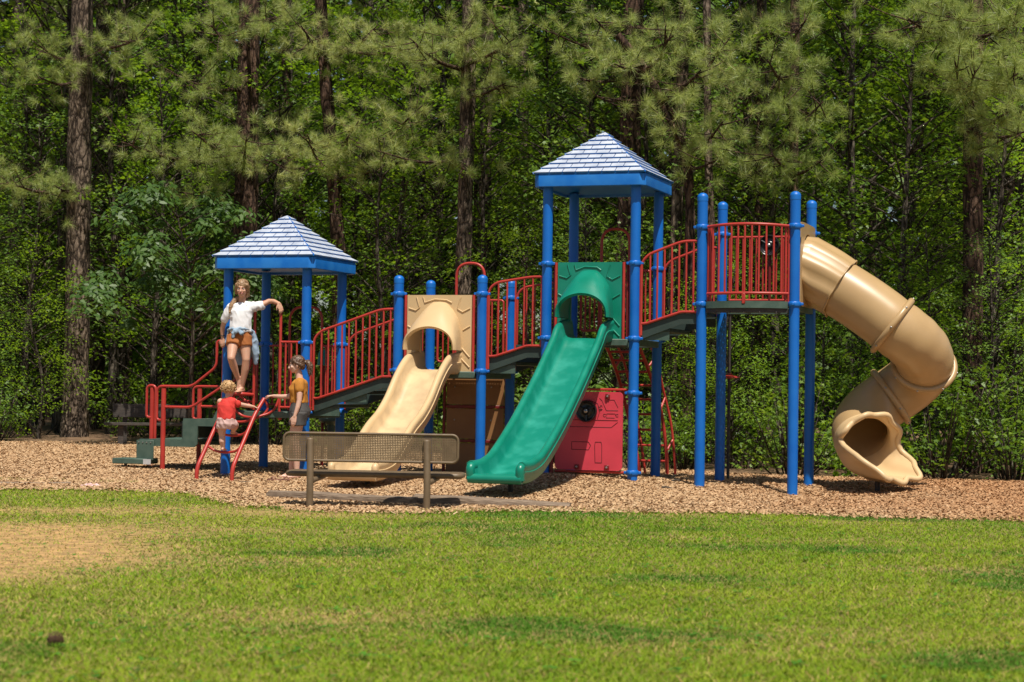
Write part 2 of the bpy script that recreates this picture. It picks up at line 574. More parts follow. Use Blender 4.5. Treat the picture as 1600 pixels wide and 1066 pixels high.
# wood chips, loose on the mulch
def chips(N):
    # finer chips, kicked about
    y = rng.uniform(17.6, 37, N * 3)
    keep = rng.random(N * 3) < (18.0 / y) ** 1.6
    y = y[keep]
    x = rng.uniform(-1, 1, len(y)) * (y * 0.30 + 1.0)
    k = (y > front(x) - 0.12 - 0.3 * rng.random(len(y)) ** 3) & (y < back(x) + 0.1)
    x, y = x[k][:N], y[k][:N]
    n = len(x)
    L = rng.uniform(0.008, 0.028, n)
    W = rng.uniform(0.005, 0.014, n)
    a = rng.uniform(0, 2 * math.pi, n)
    tilt = rng.normal(0, 0.30, n)
    tw = rng.normal(0, 0.35, n)
    u = np.stack([np.cos(a) * np.cos(tilt), np.sin(a) * np.cos(tilt), np.sin(tilt)], -1)
    v0 = np.stack([-np.sin(a), np.cos(a), np.zeros(n)], -1)
    nn = np.cross(u, v0)
    v = v0 * np.cos(tw)[:, None] + nn * np.sin(tw)[:, None]
    c = np.stack([x, y, gz(x, y) + 0.010 + rng.uniform(0, 0.014, n)], -1)
    top = nn * (W * 0.5)[:, None]
    u, v = u * L[:, None], v * W[:, None]
    q1 = np.stack([c - u - v, c + u - v, c + u * 0.9 + top, c - u * 0.9 + top], 1)
    q2 = np.stack([c - u * 0.9 + top, c + u * 0.9 + top, c + u + v, c - u + v], 1)
    pal = np.array([(0.49, 0.325, 0.180), (0.42, 0.265, 0.140), (0.34, 0.200, 0.102), (0.56, 0.40, 0.240), (0.24, 0.135, 0.070)])
    t = pal[rng.choice(5, n, p=[0.34, 0.30, 0.18, 0.12, 0.06])] * rng.uniform(0.85, 1.12, n)[:, None]
    # redder, older chips towards the right end of the bed
    red = np.clip((x - 1.5) / 4 + 0.4 * noise2(x, y, 0.6, 21), 0, 1)[:, None]
    t = t * (1 - red) + t * np.array([0.88, 0.74, 0.66]) * red
    return np.concatenate([q1, q2]), np.concatenate([t, t])
q, t = chips(185000)
tag(obj('wood_chips', np_mesh('wood_chips', q, 4, M['chip'], t)), 'loose pale wood chips lying over the playground mulch', 'mulch', None, 'stuff')

# grass blades
def bare(x, y):
    e = np.exp(-(((x + 4.1) / 1.75) ** 2 + ((y - 13.3) / 2.9) ** 2) ** 1.5) * 1.2
    e2 = 0.75 * np.exp(-(((x + 3.2) / 1.7) ** 2 + ((y - 17.6) / 0.7) ** 2))
    e3 = 0.3 * np.exp(-(((x + 1.2) / 0.8) ** 2 + ((y - 9.6) / 0.6) ** 2))
    return np.clip(np.maximum(np.maximum(e, e2), e3) + 0.55 * noise2(x * 0.6, y, 1.1, 31) - 0.05, 0, 1)
def grass(N):
    u = rng.random(N)
    y = np.exp(np.log(5.5) + u * (np.log(23.5) - np.log(5.5)))
    x = rng.uniform(-1, 1, N) * (y * 0.29 + 0.8)
    # a strip of turf also lies past the log on the left
    strip2 = (np.abs(y - 22.35 + 0.02 * x) < 0.35) & (x < -4.3) & (x > -9)
    k = (y < front(x) - 0.0 + 0.12 * rng.normal(0, 1, N)) | strip2
    x, y = x[k], y[k]
    bm = bare(x, y)
    k = rng.random(len(x)) > bm * 0.70
    x, y, bm = x[k], y[k], bm[k]
    n = len(x)
    far = np.clip(y / 18, 0.35, 1.2)
    h = rng.uniform(0.010, 0.028, n) * (1 - 0.5 * bm) * (1 + 0.3 * noise2(x, y, 0.8, 41))
    h = h * (1 + 0.5 * (y > front(x) - 0.35))
    wd = rng.uniform(0.0030, 0.0052, n) * (0.6 + 0.8 * far)
    a = rng.uniform(0, 2 * math.pi, n)
    ln = rng.uniform(0.5, 1.6, n) * h * 1.3
    wa = a + math.pi / 2 + rng.normal(0, 0.5, n)
    base = np.stack([x, y, gz(x, y)], -1)
    side = np.stack([np.cos(wa), np.sin(wa), np.zeros(n)], -1) * wd[:, None]
    lean = np.stack([np.cos(a) * ln, np.sin(a) * ln, h], -1)
    tri = np.stack([base - side, base + side, base + lean], 1)
    g1 = np.array((0.112, 0.240, 0.012))
    g2 = np.array((0.285, 0.358, 0.024))
    g3 = np.array((0.52, 0.43, 0.14))
    g4 = np.array((0.05, 0.165, 0.014))
    f = np.clip(0.5 + 0.75 * noise2(x * 0.55, y, 0.55, 51) + rng.normal(0, 0.25, n), 0, 1)[:, None]
    t = g1 * (1 - f) + g2 * f
    dk = np.clip(2.2 * noise2(x, y * 1.3, 0.9, 61) + 0.10 * x - 0.35, 0, 0.85)[:, None]
    t = t * (1 - dk) + g4 * dk
    dry = (rng.random(n) < 0.03 + 0.55 * np.clip(bm, 0, 1) + 0.16 * np.clip(-x / 4, 0, 1) + 0.12 * np.clip(noise2(x, y, 0.9, 71), 0, 1))[:, None]
    t = np.where(dry, g3 * rng.uniform(0.6, 1.1, n)[:, None], t * rng.uniform(0.75, 1.25, n)[:, None])
    return tri, t
def soil(me):
    co = np.empty(len(me.vertices) * 3, np.float32)
    me.vertices.foreach_get('co', co)
    co = co.reshape(-1, 3)
    bm = np.clip(bare(co[:, 0], co[:, 1]) * 0.95, 0, 1)[:, None]
    c = np.ones((len(co), 4), np.float32)
    c[:, :3] = np.array((0.21, 0.185, 0.048)) * (1 - bm) + np.array((0.46, 0.285, 0.115)) * bm
    me.attributes.new('tint', 'FLOAT_COLOR', 'POINT').data.foreach_set('color', c.ravel())
soil(lawn.data)
q, t = grass(460000)
tag(obj('grass', np_mesh('grass', q, 3, M['grassblade'], t)), 'short mown grass thinning to straw at the left', 'grass', None, 'stuff')

# ------------------------------------------------------------------ play structure
PS = thing('play_structure', 'blue, red, green and tan play structure with two shingle roofed towers and three slides', 'play structure', (OX, OY, 0), -TH)
L = 1.15
TA, TB, TC, TD = 0.0, 2.46, 4.475, 6.477
ZA, ZB, ZC, ZD = 0.80, 1.36, 1.79, 2.23       # deck tops

post_meshes = {}
def post(x, y, ztop, collars, cap):
    key = round(ztop, 2)
    if key not in post_meshes:
        b = MB().lathe([(0.0635, -0.35), (0.0635, ztop)] + ([] if cap else [(0.0, ztop)]), n=24)
        post_meshes[key] = b.mesh('post', M['blue'])
    o = obj('post', post_meshes[key], PS, (x, y, 0))
    if cap:
        if 'cap' not in post_meshes:
            pr = [(0.066, -0.05), (0.067, 0.0)] + [(0.067 * math.cos(a), 0.055 * math.sin(a)) for a in np.linspace(0.1, math.pi / 2, 7)]
            post_meshes['cap'] = MB().lathe(pr, n=24).mesh('post_cap', M['blue'])
        obj('post_cap', post_meshes['cap'], o, (0, 0, ztop))
    for z in collars:
        if 'collar' not in post_meshes:
            b = MB().lathe([(0.062, -0.032), (0.072, -0.030), (0.079, -0.018), (0.079, 0.018), (0.072, 0.030), (0.062, 0.032)], n=24)
            for a in (0, math.pi / 2, math.pi, -math.pi / 2):
                b.box((0.086 * math.cos(a), 0.086 * math.sin(a), 0), (0.05, 0.035, 0.035), a, 0, 0.006)
            post_meshes['collar'] = b.mesh('clamp_collar', M['blue'])
        obj('clamp_collar', post_meshes['collar'], o, (0, 0, z), None)
    return o

for (t, z, col, cap) in ((TA, 2.72, (0.80, 1.72), False), (TB, 2.55, (1.37, 2.36), True), (TC, 3.74, (1.80, 2.74), False), (TD, 3.55, (2.23, 3.18), True)):
    for dx in (0, L):
        for dy in (0, L):
            c2 = list(col)
            if t == TC and dx == L and dy == 0:
                c2 += [1.12, 0.13]
            post(t + dx, dy, z, c2, cap)

# perforated decks with green rims
def perforated(nx, ny, pitch, hole, thick, sides=6, wall=True):
    """plate in XY with real holes, one cell per hole"""
    b = MB()
    vs, fs = [], []
    k = 8
    sq = [(-1, -1), (0, -1), (1, -1), (1, 0), (1, 1), (0, 1), (-1, 1), (-1, 0)]
    ang = [-135, -90, -45, 0, 45, 90, 135, 180]
    for i in range(nx):
        for j in range(ny):
            cx, cy = (i + 0.5) * pitch, (j + 0.5) * pitch
            o = len(vs)
            for zz in ((0, -thick) if wall else (0,)):
                for q in sq:
                    vs.append((cx + q[0] * pitch / 2, cy + q[1] * pitch / 2, zz))
                for a in ang:
                    vs.append((cx + hole * math.cos(R(a)), cy + hole * math.sin(R(a)), zz))
            for s in range(8):
                s2 = (s + 1) % 8
                fs.append((o + s, o + s2, o + 8 + s2, o + 8 + s))
                if wall:
                    fs.append((o + 8 + s, o + 8 + s2, o + 24 + s2, o + 24 + s))
                    fs.append((o + 16 + s2, o + 16 + s, o + 24 + s, o + 24 + s2))
    return vs, fs

vs, fs = perforated(28, 28, (L - 0.13) / 28, 0.0045, 0.01, wall=False)
me = bpy.data.meshes.new('deck_plate')
me.from_pydata([(v[0], v[1], v[2]) for v in vs], [], fs)
me.materials.append(M['deckdark'])
me.update()
for t, z in ((TA, ZA), (TB, ZB), (TC, ZC), (TD, ZD)):
    b = MB()
    for (cx, cy, dx, dy) in ((L / 2, -0.02, L - 0.15, 0.05), (L / 2, L + 0.02, L - 0.15, 0.05), (-0.02, L / 2, 0.05, L - 0.15), (L + 0.02, L / 2, 0.05, L - 0.15)):
        b.box((t + cx, cy, z - 0.04), (dx, dy, 0.085), 0, 0, 0.008)
    for q in (0.33, 0.66):
        b.box((t + L * q, L / 2, z - 0.05), (0.03, L - 0.1, 0.05))
    b.box((t + L / 2, L / 2, z - 0.085), (L - 0.16, L - 0.16, 0.006), 0, 1) if t == TB else None  # solid pan added under this perforated deck to stop sun through the holes
    d = b.build('deck', [M['deck'], M['deckdark']], PS)
    obj('deck_plate', me, d, (t + 0.065, 0.065, z - 0.006))

# roofs: moulded shingles, each course lapping the one below
def roof(t, ze, rise, half):
    cx, cy = t + L / 2, L / 2
    rf = MB()
    # fascia skirt as four mitred boards and a soffit
    h2, th = 0.165, 0.05
    pts = lambda q, c: [(cx - q + c, cy - q), (cx + q - c, cy - q), (cx + q, cy - q + c), (cx + q, cy + q - c), (cx + q - c, cy + q), (cx - q + c, cy + q), (cx - q, cy + q - c), (cx - q, cy - q + c)]
    G = []
    for q, z in ((half - 0.03, ze - h2 + 0.004), (half - 0.006, ze - h2), (half, ze - h2 + 0.01), (half, ze - 0.02), (half - 0.006, ze - 0.004), (half - 0.05, ze + 0.004)):
        G.append([(x, y, z) for x, y in pts(q, 0.07)])
    rf.grid(G, 0, True)
    G = [[(x, y, z) for x, y in pts(q, 0.07)] for q, z in ((half - 0.03, ze - h2 + 0.004), (half - 0.035, ze - h2 + 0.03), (half - 0.12, ze - h2 + 0.05), (0.05, ze - h2 + 0.06 + rise * 0.3))]
    rf.grid(G, 0, True)
    # the core pyramid under the shingles
    q = half - 0.03
    rf.add([(cx - q, cy - q, ze), (cx + q, cy - q, ze), (cx + q, cy + q, ze), (cx - q, cy + q, ze), (cx, cy, ze + rise - 0.02)], [(0, 1, 4), (1, 2, 4), (2, 3, 4), (3, 0, 4)])
    ro = rf.build('roof', M['blue_roof'], PS, 30)
    rows = 9
    hidden = MB()
    for face in range(4):
        ang = face * math.pi / 2
        ca, sa = math.cos(ang), math.sin(ang)
        nrm = unit((0, -rise, half))
        nrm = V3(0, -rise, half) / math.hypot(rise, half)
        def P(u, s, lift):
            # s: 0 eave..1 apex; u: -1..1 metres along the eave
            x, y, z = u, -(half * (1 - s)), rise * s
            x, y, z = x, y + nrm[1] * lift, z + nrm[2] * lift
            return (cx + x * ca - y * sa, cy + x * sa + y * ca, ze + z)
        for k in range(rows):
            s0, s1 = k / rows, (k + 1) / rows + 0.012
            if k == rows - 1:
                s1 = 1.0
            w0, w1 = half * (1 - s0) - 0.002, max(half * (1 - s1), 0.001)
            off = 0.5 if k % 2 else 0.0
            tw = 0.172
            nn = int(w0 / tw) + 2
            cuts = [c for c in [(i + off) * tw for i in range(-nn, nn + 1)] if abs(c) < w0 - 0.05]
            cuts = [-w0] + cuts + [w0]
            for i in range(len(cuts) - 1):
                a0, a1 = cuts[i], cuts[i + 1]
                g = 0.0045
                l0 = a0 + (g if i else 0)
                r0 = a1 - (g if i < len(cuts) - 2 else 0)
                l1, r1 = max(l0, -w1), min(r0, w1)
                if l1 > r1 - 0.004:
                    l1 = r1 = min(max((l0 + r0) / 2, -w1), w1)
                    if l1 == r1:
                        l1, r1 = l1 - 0.003, r1 + 0.003
                lo, hi = 0.027, 0.005
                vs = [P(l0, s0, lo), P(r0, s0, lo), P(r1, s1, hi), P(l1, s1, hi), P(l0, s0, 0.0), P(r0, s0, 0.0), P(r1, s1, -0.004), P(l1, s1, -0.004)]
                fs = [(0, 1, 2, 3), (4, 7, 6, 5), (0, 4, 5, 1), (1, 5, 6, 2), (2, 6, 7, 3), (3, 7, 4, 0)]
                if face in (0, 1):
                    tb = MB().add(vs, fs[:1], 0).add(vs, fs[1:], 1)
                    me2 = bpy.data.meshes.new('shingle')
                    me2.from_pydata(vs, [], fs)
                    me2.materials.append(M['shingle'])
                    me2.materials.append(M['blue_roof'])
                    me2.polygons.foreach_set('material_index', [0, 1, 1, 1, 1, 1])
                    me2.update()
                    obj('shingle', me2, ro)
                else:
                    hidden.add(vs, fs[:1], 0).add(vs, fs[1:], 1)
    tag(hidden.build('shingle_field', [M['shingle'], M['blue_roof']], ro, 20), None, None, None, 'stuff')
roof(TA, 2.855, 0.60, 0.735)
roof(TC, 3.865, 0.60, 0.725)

# ---- rails
def bar(name, pts, r, parent, m='red', n=10, label=None):
    return MB().tube(pts, r, n).build(name, M[m], parent, 60, label)

def lerp_path(path, key, k):
    """point of a 3D polyline where coordinate k equals key"""
    for a, b in zip(path, path[1:]):
        if min(a[k], b[k]) - 1e-6 <= key <= max(a[k], b[k]) + 1e-6 and abs(a[k] - b[k]) > 1e-6:
            t = (key - a[k]) / (b[k] - a[k])
            return a + (b - a) * t
    return np.array(path[-1] if key > path[-1][k] else path[0])

def ramp(x0, x1, top, bot, nb, first, step, zd0, zd1, rear=True):
    """bridge of steps between two decks with a guard rail either side"""
    for y in ((0.0, L) if rear else (0.0,)):
        tp = fillet([V3(q[0], y, q[1]) for q in top], 0.09)
        bt = fillet([V3(q[0], y, q[1]) for q in bot], 0.03)
        g = bar('guardrail', tp, 0.0175, PS)
        bar('bottom_rail', bt, 0.0165, g)
        bar('end_bar', [V3(x0 + 0.075, y, zd0 + 0.02), V3(x0 + 0.075, y, top[1][1] - 0.05)], 0.015, g)
        mesh0 = None
        for i in range(nb):
            x = first + i * step
            a, b2 = lerp_path(bt, x, 0), lerp_path(tp, x, 0)
            bar('baluster', [a, b2], 0.0125, g, n=8)
        # stringer plate
        zb = lambda q: lerp_path([V3(c[0], 0, c[1]) for c in bot], q, 0)[2]
        xm = bot[-2][0]
        o = 0.018 if y == 0 else -0.018
        s = MB().extrude([(x0 + 0.09, zb(x0 + 0.09) - 0.02), (xm, zb(xm) - 0.02), (x1 - 0.07, zb(xm) - 0.02), (x1 - 0.07, zb(xm) - 0.15), (xm, zb(xm) - 0.15), (x0 + 0.09, zb(x0 + 0.09) - 0.19)], 0.014, 0, 'y', y + o)
        s.build('stringer', M['deckdark'], PS)
    # treads and risers
    n = 3 if x1 - x0 > 1.0 else 2
    for i in range(n):
        xa = x0 + 0.09 + (x1 - x0 - 0.16) * i / n
        xb = x0 + 0.09 + (x1 - x0 - 0.16) * (i + 1) / n
        z = zd0 + (zd1 - zd0) * (i + 1) / (n + 0.0) - 0.10
        MB().box(((xa + xb) / 2, L / 2, z), (xb - xa + 0.02, L - 0.08, 0.045), 0, 0, 0.006).build('stair_tread', M['deckdark'], PS)
        s = MB().extrude([(xa + 0.03, z - 0.02), (xb, z - 0.02), (xb, z - 0.13), (xa - 0.05, z - 0.13)], 0.012, 0, 'y', 0.05)
        s.build('tread_bracket', M['deck'], PS)

ramp(1.15, 2.46, [(1.265, 0.83), (1.265, 1.77), (1.36, 1.87), (2.22, 2.16), (2.44, 2.165)], [(1.265, 0.985), (1.33, 0.985), (2.24, 1.285), (2.44, 1.285)], 11, 1.375, 0.0975, ZA, ZB)
ramp(3.61, 4.475, [(3.70, 1.40), (3.70, 2.42), (3.80, 2.505), (4.27, 2.575), (4.45, 2.575)], [(3.70, 1.56), (3.80, 1.565), (4.22, 1.70), (4.45, 1.70)], 6, 3.83, 0.115, ZB, ZC)
ramp(5.625, 6.477, [(5.71, 1.84), (5.71, 2.75), (5.80, 2.85), (6.23, 3.01), (6.46, 3.01)], [(5.71, 1.985), (5.78, 1.99), (6.22, 2.135), (6.46, 2.135)], 7, 5.82, 0.092, ZC, ZD)

# ---- tower A front: arched gate with a short guard, rear arch and side rails
g = bar('entry_arch', fillet([V3(0.40, 0, 0.82), V3(0.40, 0, 2.26), V3(0.78, 0, 2.26), V3(0.78, 0, 0.72)], 0.18, 8), 0.0195, PS)
bar('top_rail', [V3(0.78, 0, 1.725), V3(1.10, 0, 1.725)], 0.0165, g)
bar('bottom_rail', [V3(0.40, 0, 0.93), V3(0.20, 0, 0.93)], 0.015, g)
bar('bottom_rail', [V3(0.78, 0, 0.86), V3(1.10, 0, 0.86)], 0.0165, g)
for x in (0.86, 0.94, 1.02):
    bar('baluster', [V3(x, 0, 0.86), V3(x, 0, 1.725)], 0.0125, g, n=8)
MB().box((0.79, 0.0, 0.74), (0.045, 0.05, 0.10), 0, 0, 0.01).build('mounting_lug', M['red'], g)

g = bar('rear_arch', fillet([V3(0.37, L, 0.80), V3(0.37, L, 2.24), V3(0.86, L, 2.24), V3(0.86, L, 0.80)], 0.2, 8), 0.0185, PS)
for x0, x1 in ((0.06, 0.37), (0.86, 1.09)):
    bar('top_rail', [V3(x0, L, 1.70), V3(x1, L, 1.70)], 0.016, g)
    bar('bottom_rail', [V3(x0, L, 0.88), V3(x1, L, 0.88)], 0.016, g)
    k = 3 if x0 < 0.5 else 2
    for i in range(k):
        x = x0 + (x1 - x0) * (i + 0.7) / (k + 0.4)
        bar('baluster', [V3(x, L, 0.88), V3(x, L, 1.70)], 0.0125, g, n=8)

# ---- tower B rear: arch and two guard panels with rounded lower corners
def rear_guard(x0, x1, z0, z1, nb):
    g = bar('rear_guard', fillet([V3(x0, L, z1), V3(x0, L, z0), V3(x1, L, z0), V3(x1, L, z1), V3(x0, L, z1)], 0.05), 0.0165, PS)
    for i in range(nb):
        x = x0 + (x1 - x0) * (i + 1) / (nb + 1)
        bar('baluster', [V3(x, L, z0), V3(x, L, z1)], 0.012, g, n=8)
rear_guard(TB + 0.11, TB + 0.34, 1.50, 2.33, 2)
rear_guard(TB + 0.80, TB + 1.05, 1.50, 2.33, 2)
bar('rear_arch', fillet([V3(TB + 0.37, L, 1.38), V3(TB + 0.37, L, 2.83), V3(TB + 0.77, L, 2.83), V3(TB + 0.77, L, 1.38)], 0.19, 8), 0.0195, PS)
# ---- tower C rear
rear_guard(TC + 0.11, TC + 0.36, 1.93, 2.72, 3)
rear_guard(TC + 0.80, TC + 1.05, 1.93, 2.72, 3)
bar('rear_arch', fillet([V3(TC + 0.385, L, 1.80), V3(TC + 0.385, L, 3.27), V3(TC + 0.765, L, 3.27), V3(TC + 0.765, L, 1.80)], 0.19, 8), 0.0195, PS)

# ---- tower D: bowed balcony at the front, guard with steering wheel at the rear
bow = lambda x: -0.22 * (1 - ((x - (TD + L / 2)) / 0.54) ** 2)
X = np.linspace(TD + 0.085, TD + L - 0.07, 15)
g = bar('balcony_guard', [V3(x, bow(x) * 1.0 - 0.02, 3.175 + 0.02 * (1 - ((x - TD - L / 2) / 0.54) ** 2)) for x in X], 0.018, PS)
bar('bottom_rail', [V3(x, bow(x) - 0.02, 2.355) for x in X], 0.018, g)
for i in range(11):
    x = X[0] + (X[-1] - X[0]) * (i + 0.9) / 11.8
    bar('baluster', [V3(x, bow(x) - 0.02, 2.355), V3(x, bow(x) - 0.02, 3.18)], 0.0125, g, n=8)
for x in (X[0], X[0] + 0.03, X[-1], X[-1] - 0.035):
    bar('end_bar', [V3(x, -0.015 if x in (X[0], X[-1]) else -0.03, 2.20), V3(x, -0.015 if x in (X[0], X[-1]) else -0.03, 3.18)], 0.0165, g)
xm = TD + L / 2
MB().box((xm, -0.245, 2.29), (0.045, 0.03, 0.13), 0, 0, 0.008).build('bracket', M['red'], g)
XX = np.linspace(TD + 0.07, TD + L - 0.07, 15)
poly = [(x, bow(x) - 0.03) for x in XX]
b = MB().extrude([(XX[-1], -0.05)] + poly[::-1] + [(XX[0], -0.05)], 0.085, 0, 'z', ZD - 0.055)
b.build('balcony_deck', M['deck'], PS)
b = MB().extrude([(XX[-1], -0.05)] + [(x, y + 0.03) for x, y in poly[::-1]] + [(XX[0], -0.05)], 0.05, 0, 'z', ZD - 0.107)
for x in np.linspace(TD + 0.2, TD + L - 0.2, 5):
    b.tube([V3(x, bow(x) - 0.0, ZD - 0.12), V3(x, bow(x) - 0.0, ZD - 0.09)], 0.012, 8)
b.build('balcony_frame', M['darksteel'], PS)
g = bar('rear_guard', fillet([V3(TD + 0.10, L, 2.33), V3(TD + 0.10, L, 3.14), V3(TD + 1.05, L, 3.14), V3(TD + 1.05, L, 2.33), V3(TD + 0.10, L, 2.33)], 0.05), 0.0165, PS)
for i in range(10):
    x = TD + 0.10 + 0.95 * (i + 1) / 11
    bar('baluster', [V3(x, L, 2.33), V3(x, L, 3.14)], 0.012, g, n=8)

def wheel(c, r, name, label):
    """black dished steering wheel facing the lawn"""
    prof = [(0.0, 0.055), (0.03, 0.055), (0.034, 0.04), (0.06, 0.02), (r * 0.62, 0.012), (r * 0.78, 0.02), (r * 0.84, 0.042), (r * 0.93, 0.05), (r, 0.036), (r, 0.012), (r * 0.9, 0.0), (0.0, 0.0)]
    b = MB().lathe(prof, n=32)
    b.v = [(c[0] + x, c[1] - z, c[2] + y) for x, y, z in b.v]
    o = b.build(name, M['black'], PS, 50, label)
    h = MB().lathe([(0.0, 0.066), (0.018, 0.064), (0.024, 0.055)], n=14)
    h.v = [(c[0] + x, c[1] - z, c[2] + y) for x, y, z in h.v]
    h.build('hub_bolt', M['steel'], o, 60)
    k = MB()
    for a in (30, 150, 270):
        u = V3(math.cos(R(a)), 0, math.sin(R(a)))
        k.tube([V3(*c) + u * 0.05 + V3(0, -0.026, 0), V3(*c) + u * (r * 0.86) + V3(0, -0.034, 0)], 0.016, 8)
    k.build('spoke', M['black'], o, 60)
wheel((TD + 0.62, L - 0.03, 3.03), 0.135, 'steering_wheel', 'black steering wheel on the balcony rail')
for i in range(1):
    bar('wheel_mount', [V3(TD + 0.62, L, 2.33), V3(TD + 0.62, L, 3.03)], 0.02, PS, 'darkred')

# ---- red play panel under tower C
def rounded(x0, x1, z0, z1, r, n=6):
    P = []
    for cx, cz, a0 in ((x1 - r, z1 - r, 0), (x0 + r, z1 - r, 90), (x0 + r, z0 + r, 180), (x1 - r, z0 + r, 270)):
        for a in np.linspace(a0, a0 + 90, n):
            P.append((cx + r * math.cos(R(a)), cz + r * math.sin(R(a))))
    return P
px0, px1, pz0, pz1, py = 4.605, 5.485, 0.145, 1.13, 0.02
pan = MB().extrude(rounded(px0, px1, pz0, pz1, 0.06), 0.022, 0, 'y', py).build('play_panel', M['pinkred'], PS, 30, 'red play panel with engraved vehicle outlines and a wheel')
bar('panel_rail', [V3(4.44, py + 0.03, 1.16), V3(5.56, py + 0.03, 1.16)], 0.016, pan)
bar('panel_rail', [V3(4.60, py + 0.03, 0.125), V3(5.56, py + 0.03, 0.125)], 0.016, pan)
bar('panel_post', [V3(4.565, py - 0.02, -0.3), V3(4.565, py - 0.02, 1.15)], 0.026, pan, 'darkred')
for x, z in ((5.29, 1.075), (4.90, 0.185), (5.29, 0.185)):
    bl = MB().box((x, py - 0.012, z), (0.06, 0.02, 0.06), 0, 0, 0.005).build('panel_clamp', M['darkred'], pan)
    k = MB().lathe([(0.014, 0), (0.012, 0.012), (0.0, 0.016)], n=10)
    k.v = [(x + a, py - 0.022 - c, z + b2) for a, b2, c in k.v]
    k.build('bolt', M['steel'], bl, 60)
def groove(name, pl, closed=False, r=0.0042):
    b = MB()
    pts = pl + ([pl[0]] if closed else [])
    for a, c in zip(pts, pts[1:]):
        b.tube([V3(a[0], py, a[1]), V3(c[0], py, c[1])], r, 6)
    b.build(name, M['panelline'], pan, 60)
# measured on the photograph: windscreen, grille, sill, two doors, a dial marked 50
ux = lambda q: 4.605 + (q - 120) / (818 - 120) * 0.88
uz = lambda q: 1.13 - (q - 95) / (890 - 95) * 0.985
Pq = lambda *a: [(ux(x), uz(y)) for x, y in a]
groove('engraved_line', Pq((578, 158), (605, 185), (625, 230), (650, 282), (770, 282)))
groove('engraved_line', Pq((660, 175), (730, 175), (768, 252)))
groove('engraved_line', Pq((652, 330), (655, 315), (740, 315), (745, 330)))
groove('engraved_line', Pq((650, 345), (650, 356), (735, 356)))
for cxq, cyq in ((632, 332), (762, 332)):
    groove('engraved_line', [(ux(cxq) + 0.017 * math.cos(a), uz(cyq) + 0.017 * math.sin(a)) for a in np.linspace(0.6, 5.6, 12)])
groove('engraved_line', Pq((250, 382), (768, 382)))
groove('engraved_line', Pq((250, 452), (705, 452), (768, 400)))
groove('engraved_line', Pq((295, 605), (470, 605), (492, 640), (470, 683), (295, 683)), True)
groove('engraved_line', Pq((540, 603), (600, 603), (608, 640), (608, 812), (540, 812), (534, 640)), True)
groove('engraved_line', Pq((470, 180), (560, 215), (580, 300), (560, 370)))
# the figures 5 and 0, lying on their side along the dial
def figure(strokes, cx, cz, s, ang):
    ca, sa = math.cos(ang), math.sin(ang)
    for st in strokes:
        groove('engraved_figure', [(cx + (x * ca - y * sa) * s, cz + (x * sa + y * ca) * s) for x, y in st], False, 0.005)
five = [[(0.5, 1), (-0.4, 1), (-0.45, 0.15), (0.1, 0.25), (0.45, -0.1), (0.45, -0.6), (0.1, -1), (-0.5, -0.85)]]
zero = [[(0.45 * math.cos(a), math.sin(a)) for a in np.linspace(0, 2 * math.pi, 14)]]
figure(five, ux(587), uz(242), 0.021, R(-78))
figure(zero, ux(590), uz(275), 0.021, R(-78))
wheel((ux(450), py - 0.01, uz(292)), 0.138, 'steering_wheel', 'black steering wheel on the red panel')

# ---- brown counter panels under tower B
def counter():
    fr = MB()
    x0, x1, y = 2.70, 3.56, L - 0.02
    for x in (x0 - 0.01, x1 + 0.01):
        fr.tube([V3(x, y, -0.3), V3(x, y, 1.36)], 0.022, 10)
    for z in (0.44, 0.90, 1.33):
        fr.box(((x0 + x1) / 2, y, z), (x1 - x0 - 0.03, 0.045, 0.045), 0, 0, 0.006)
    f = fr.build('panel_frame', M['darkred'], PS)
    for z0, z1 in ((0.03, 0.415), (0.465, 0.875), (0.925, 1.305)):
        p2 = MB().box(((x0 + x1) / 2, y + 0.005, (z0 + z1) / 2), (x1 - x0 - 0.04, 0.022, z1 - z0), 0, 0, 0.005).build('brown_panel', M['brown'], f)
        for x in (x0 + 0.14, x1 - 0.2):
            k = MB().lathe([(0.012, 0), (0.010, 0.008), (0, 0.01)], n=8)
            k.v = [(x + a, y - 0.007 - c, (z0 + z1) / 2 + 0.05 + b2) for a, b2, c in k.v]
            k.build('bolt', M['steel'], p2, 60)
counter()

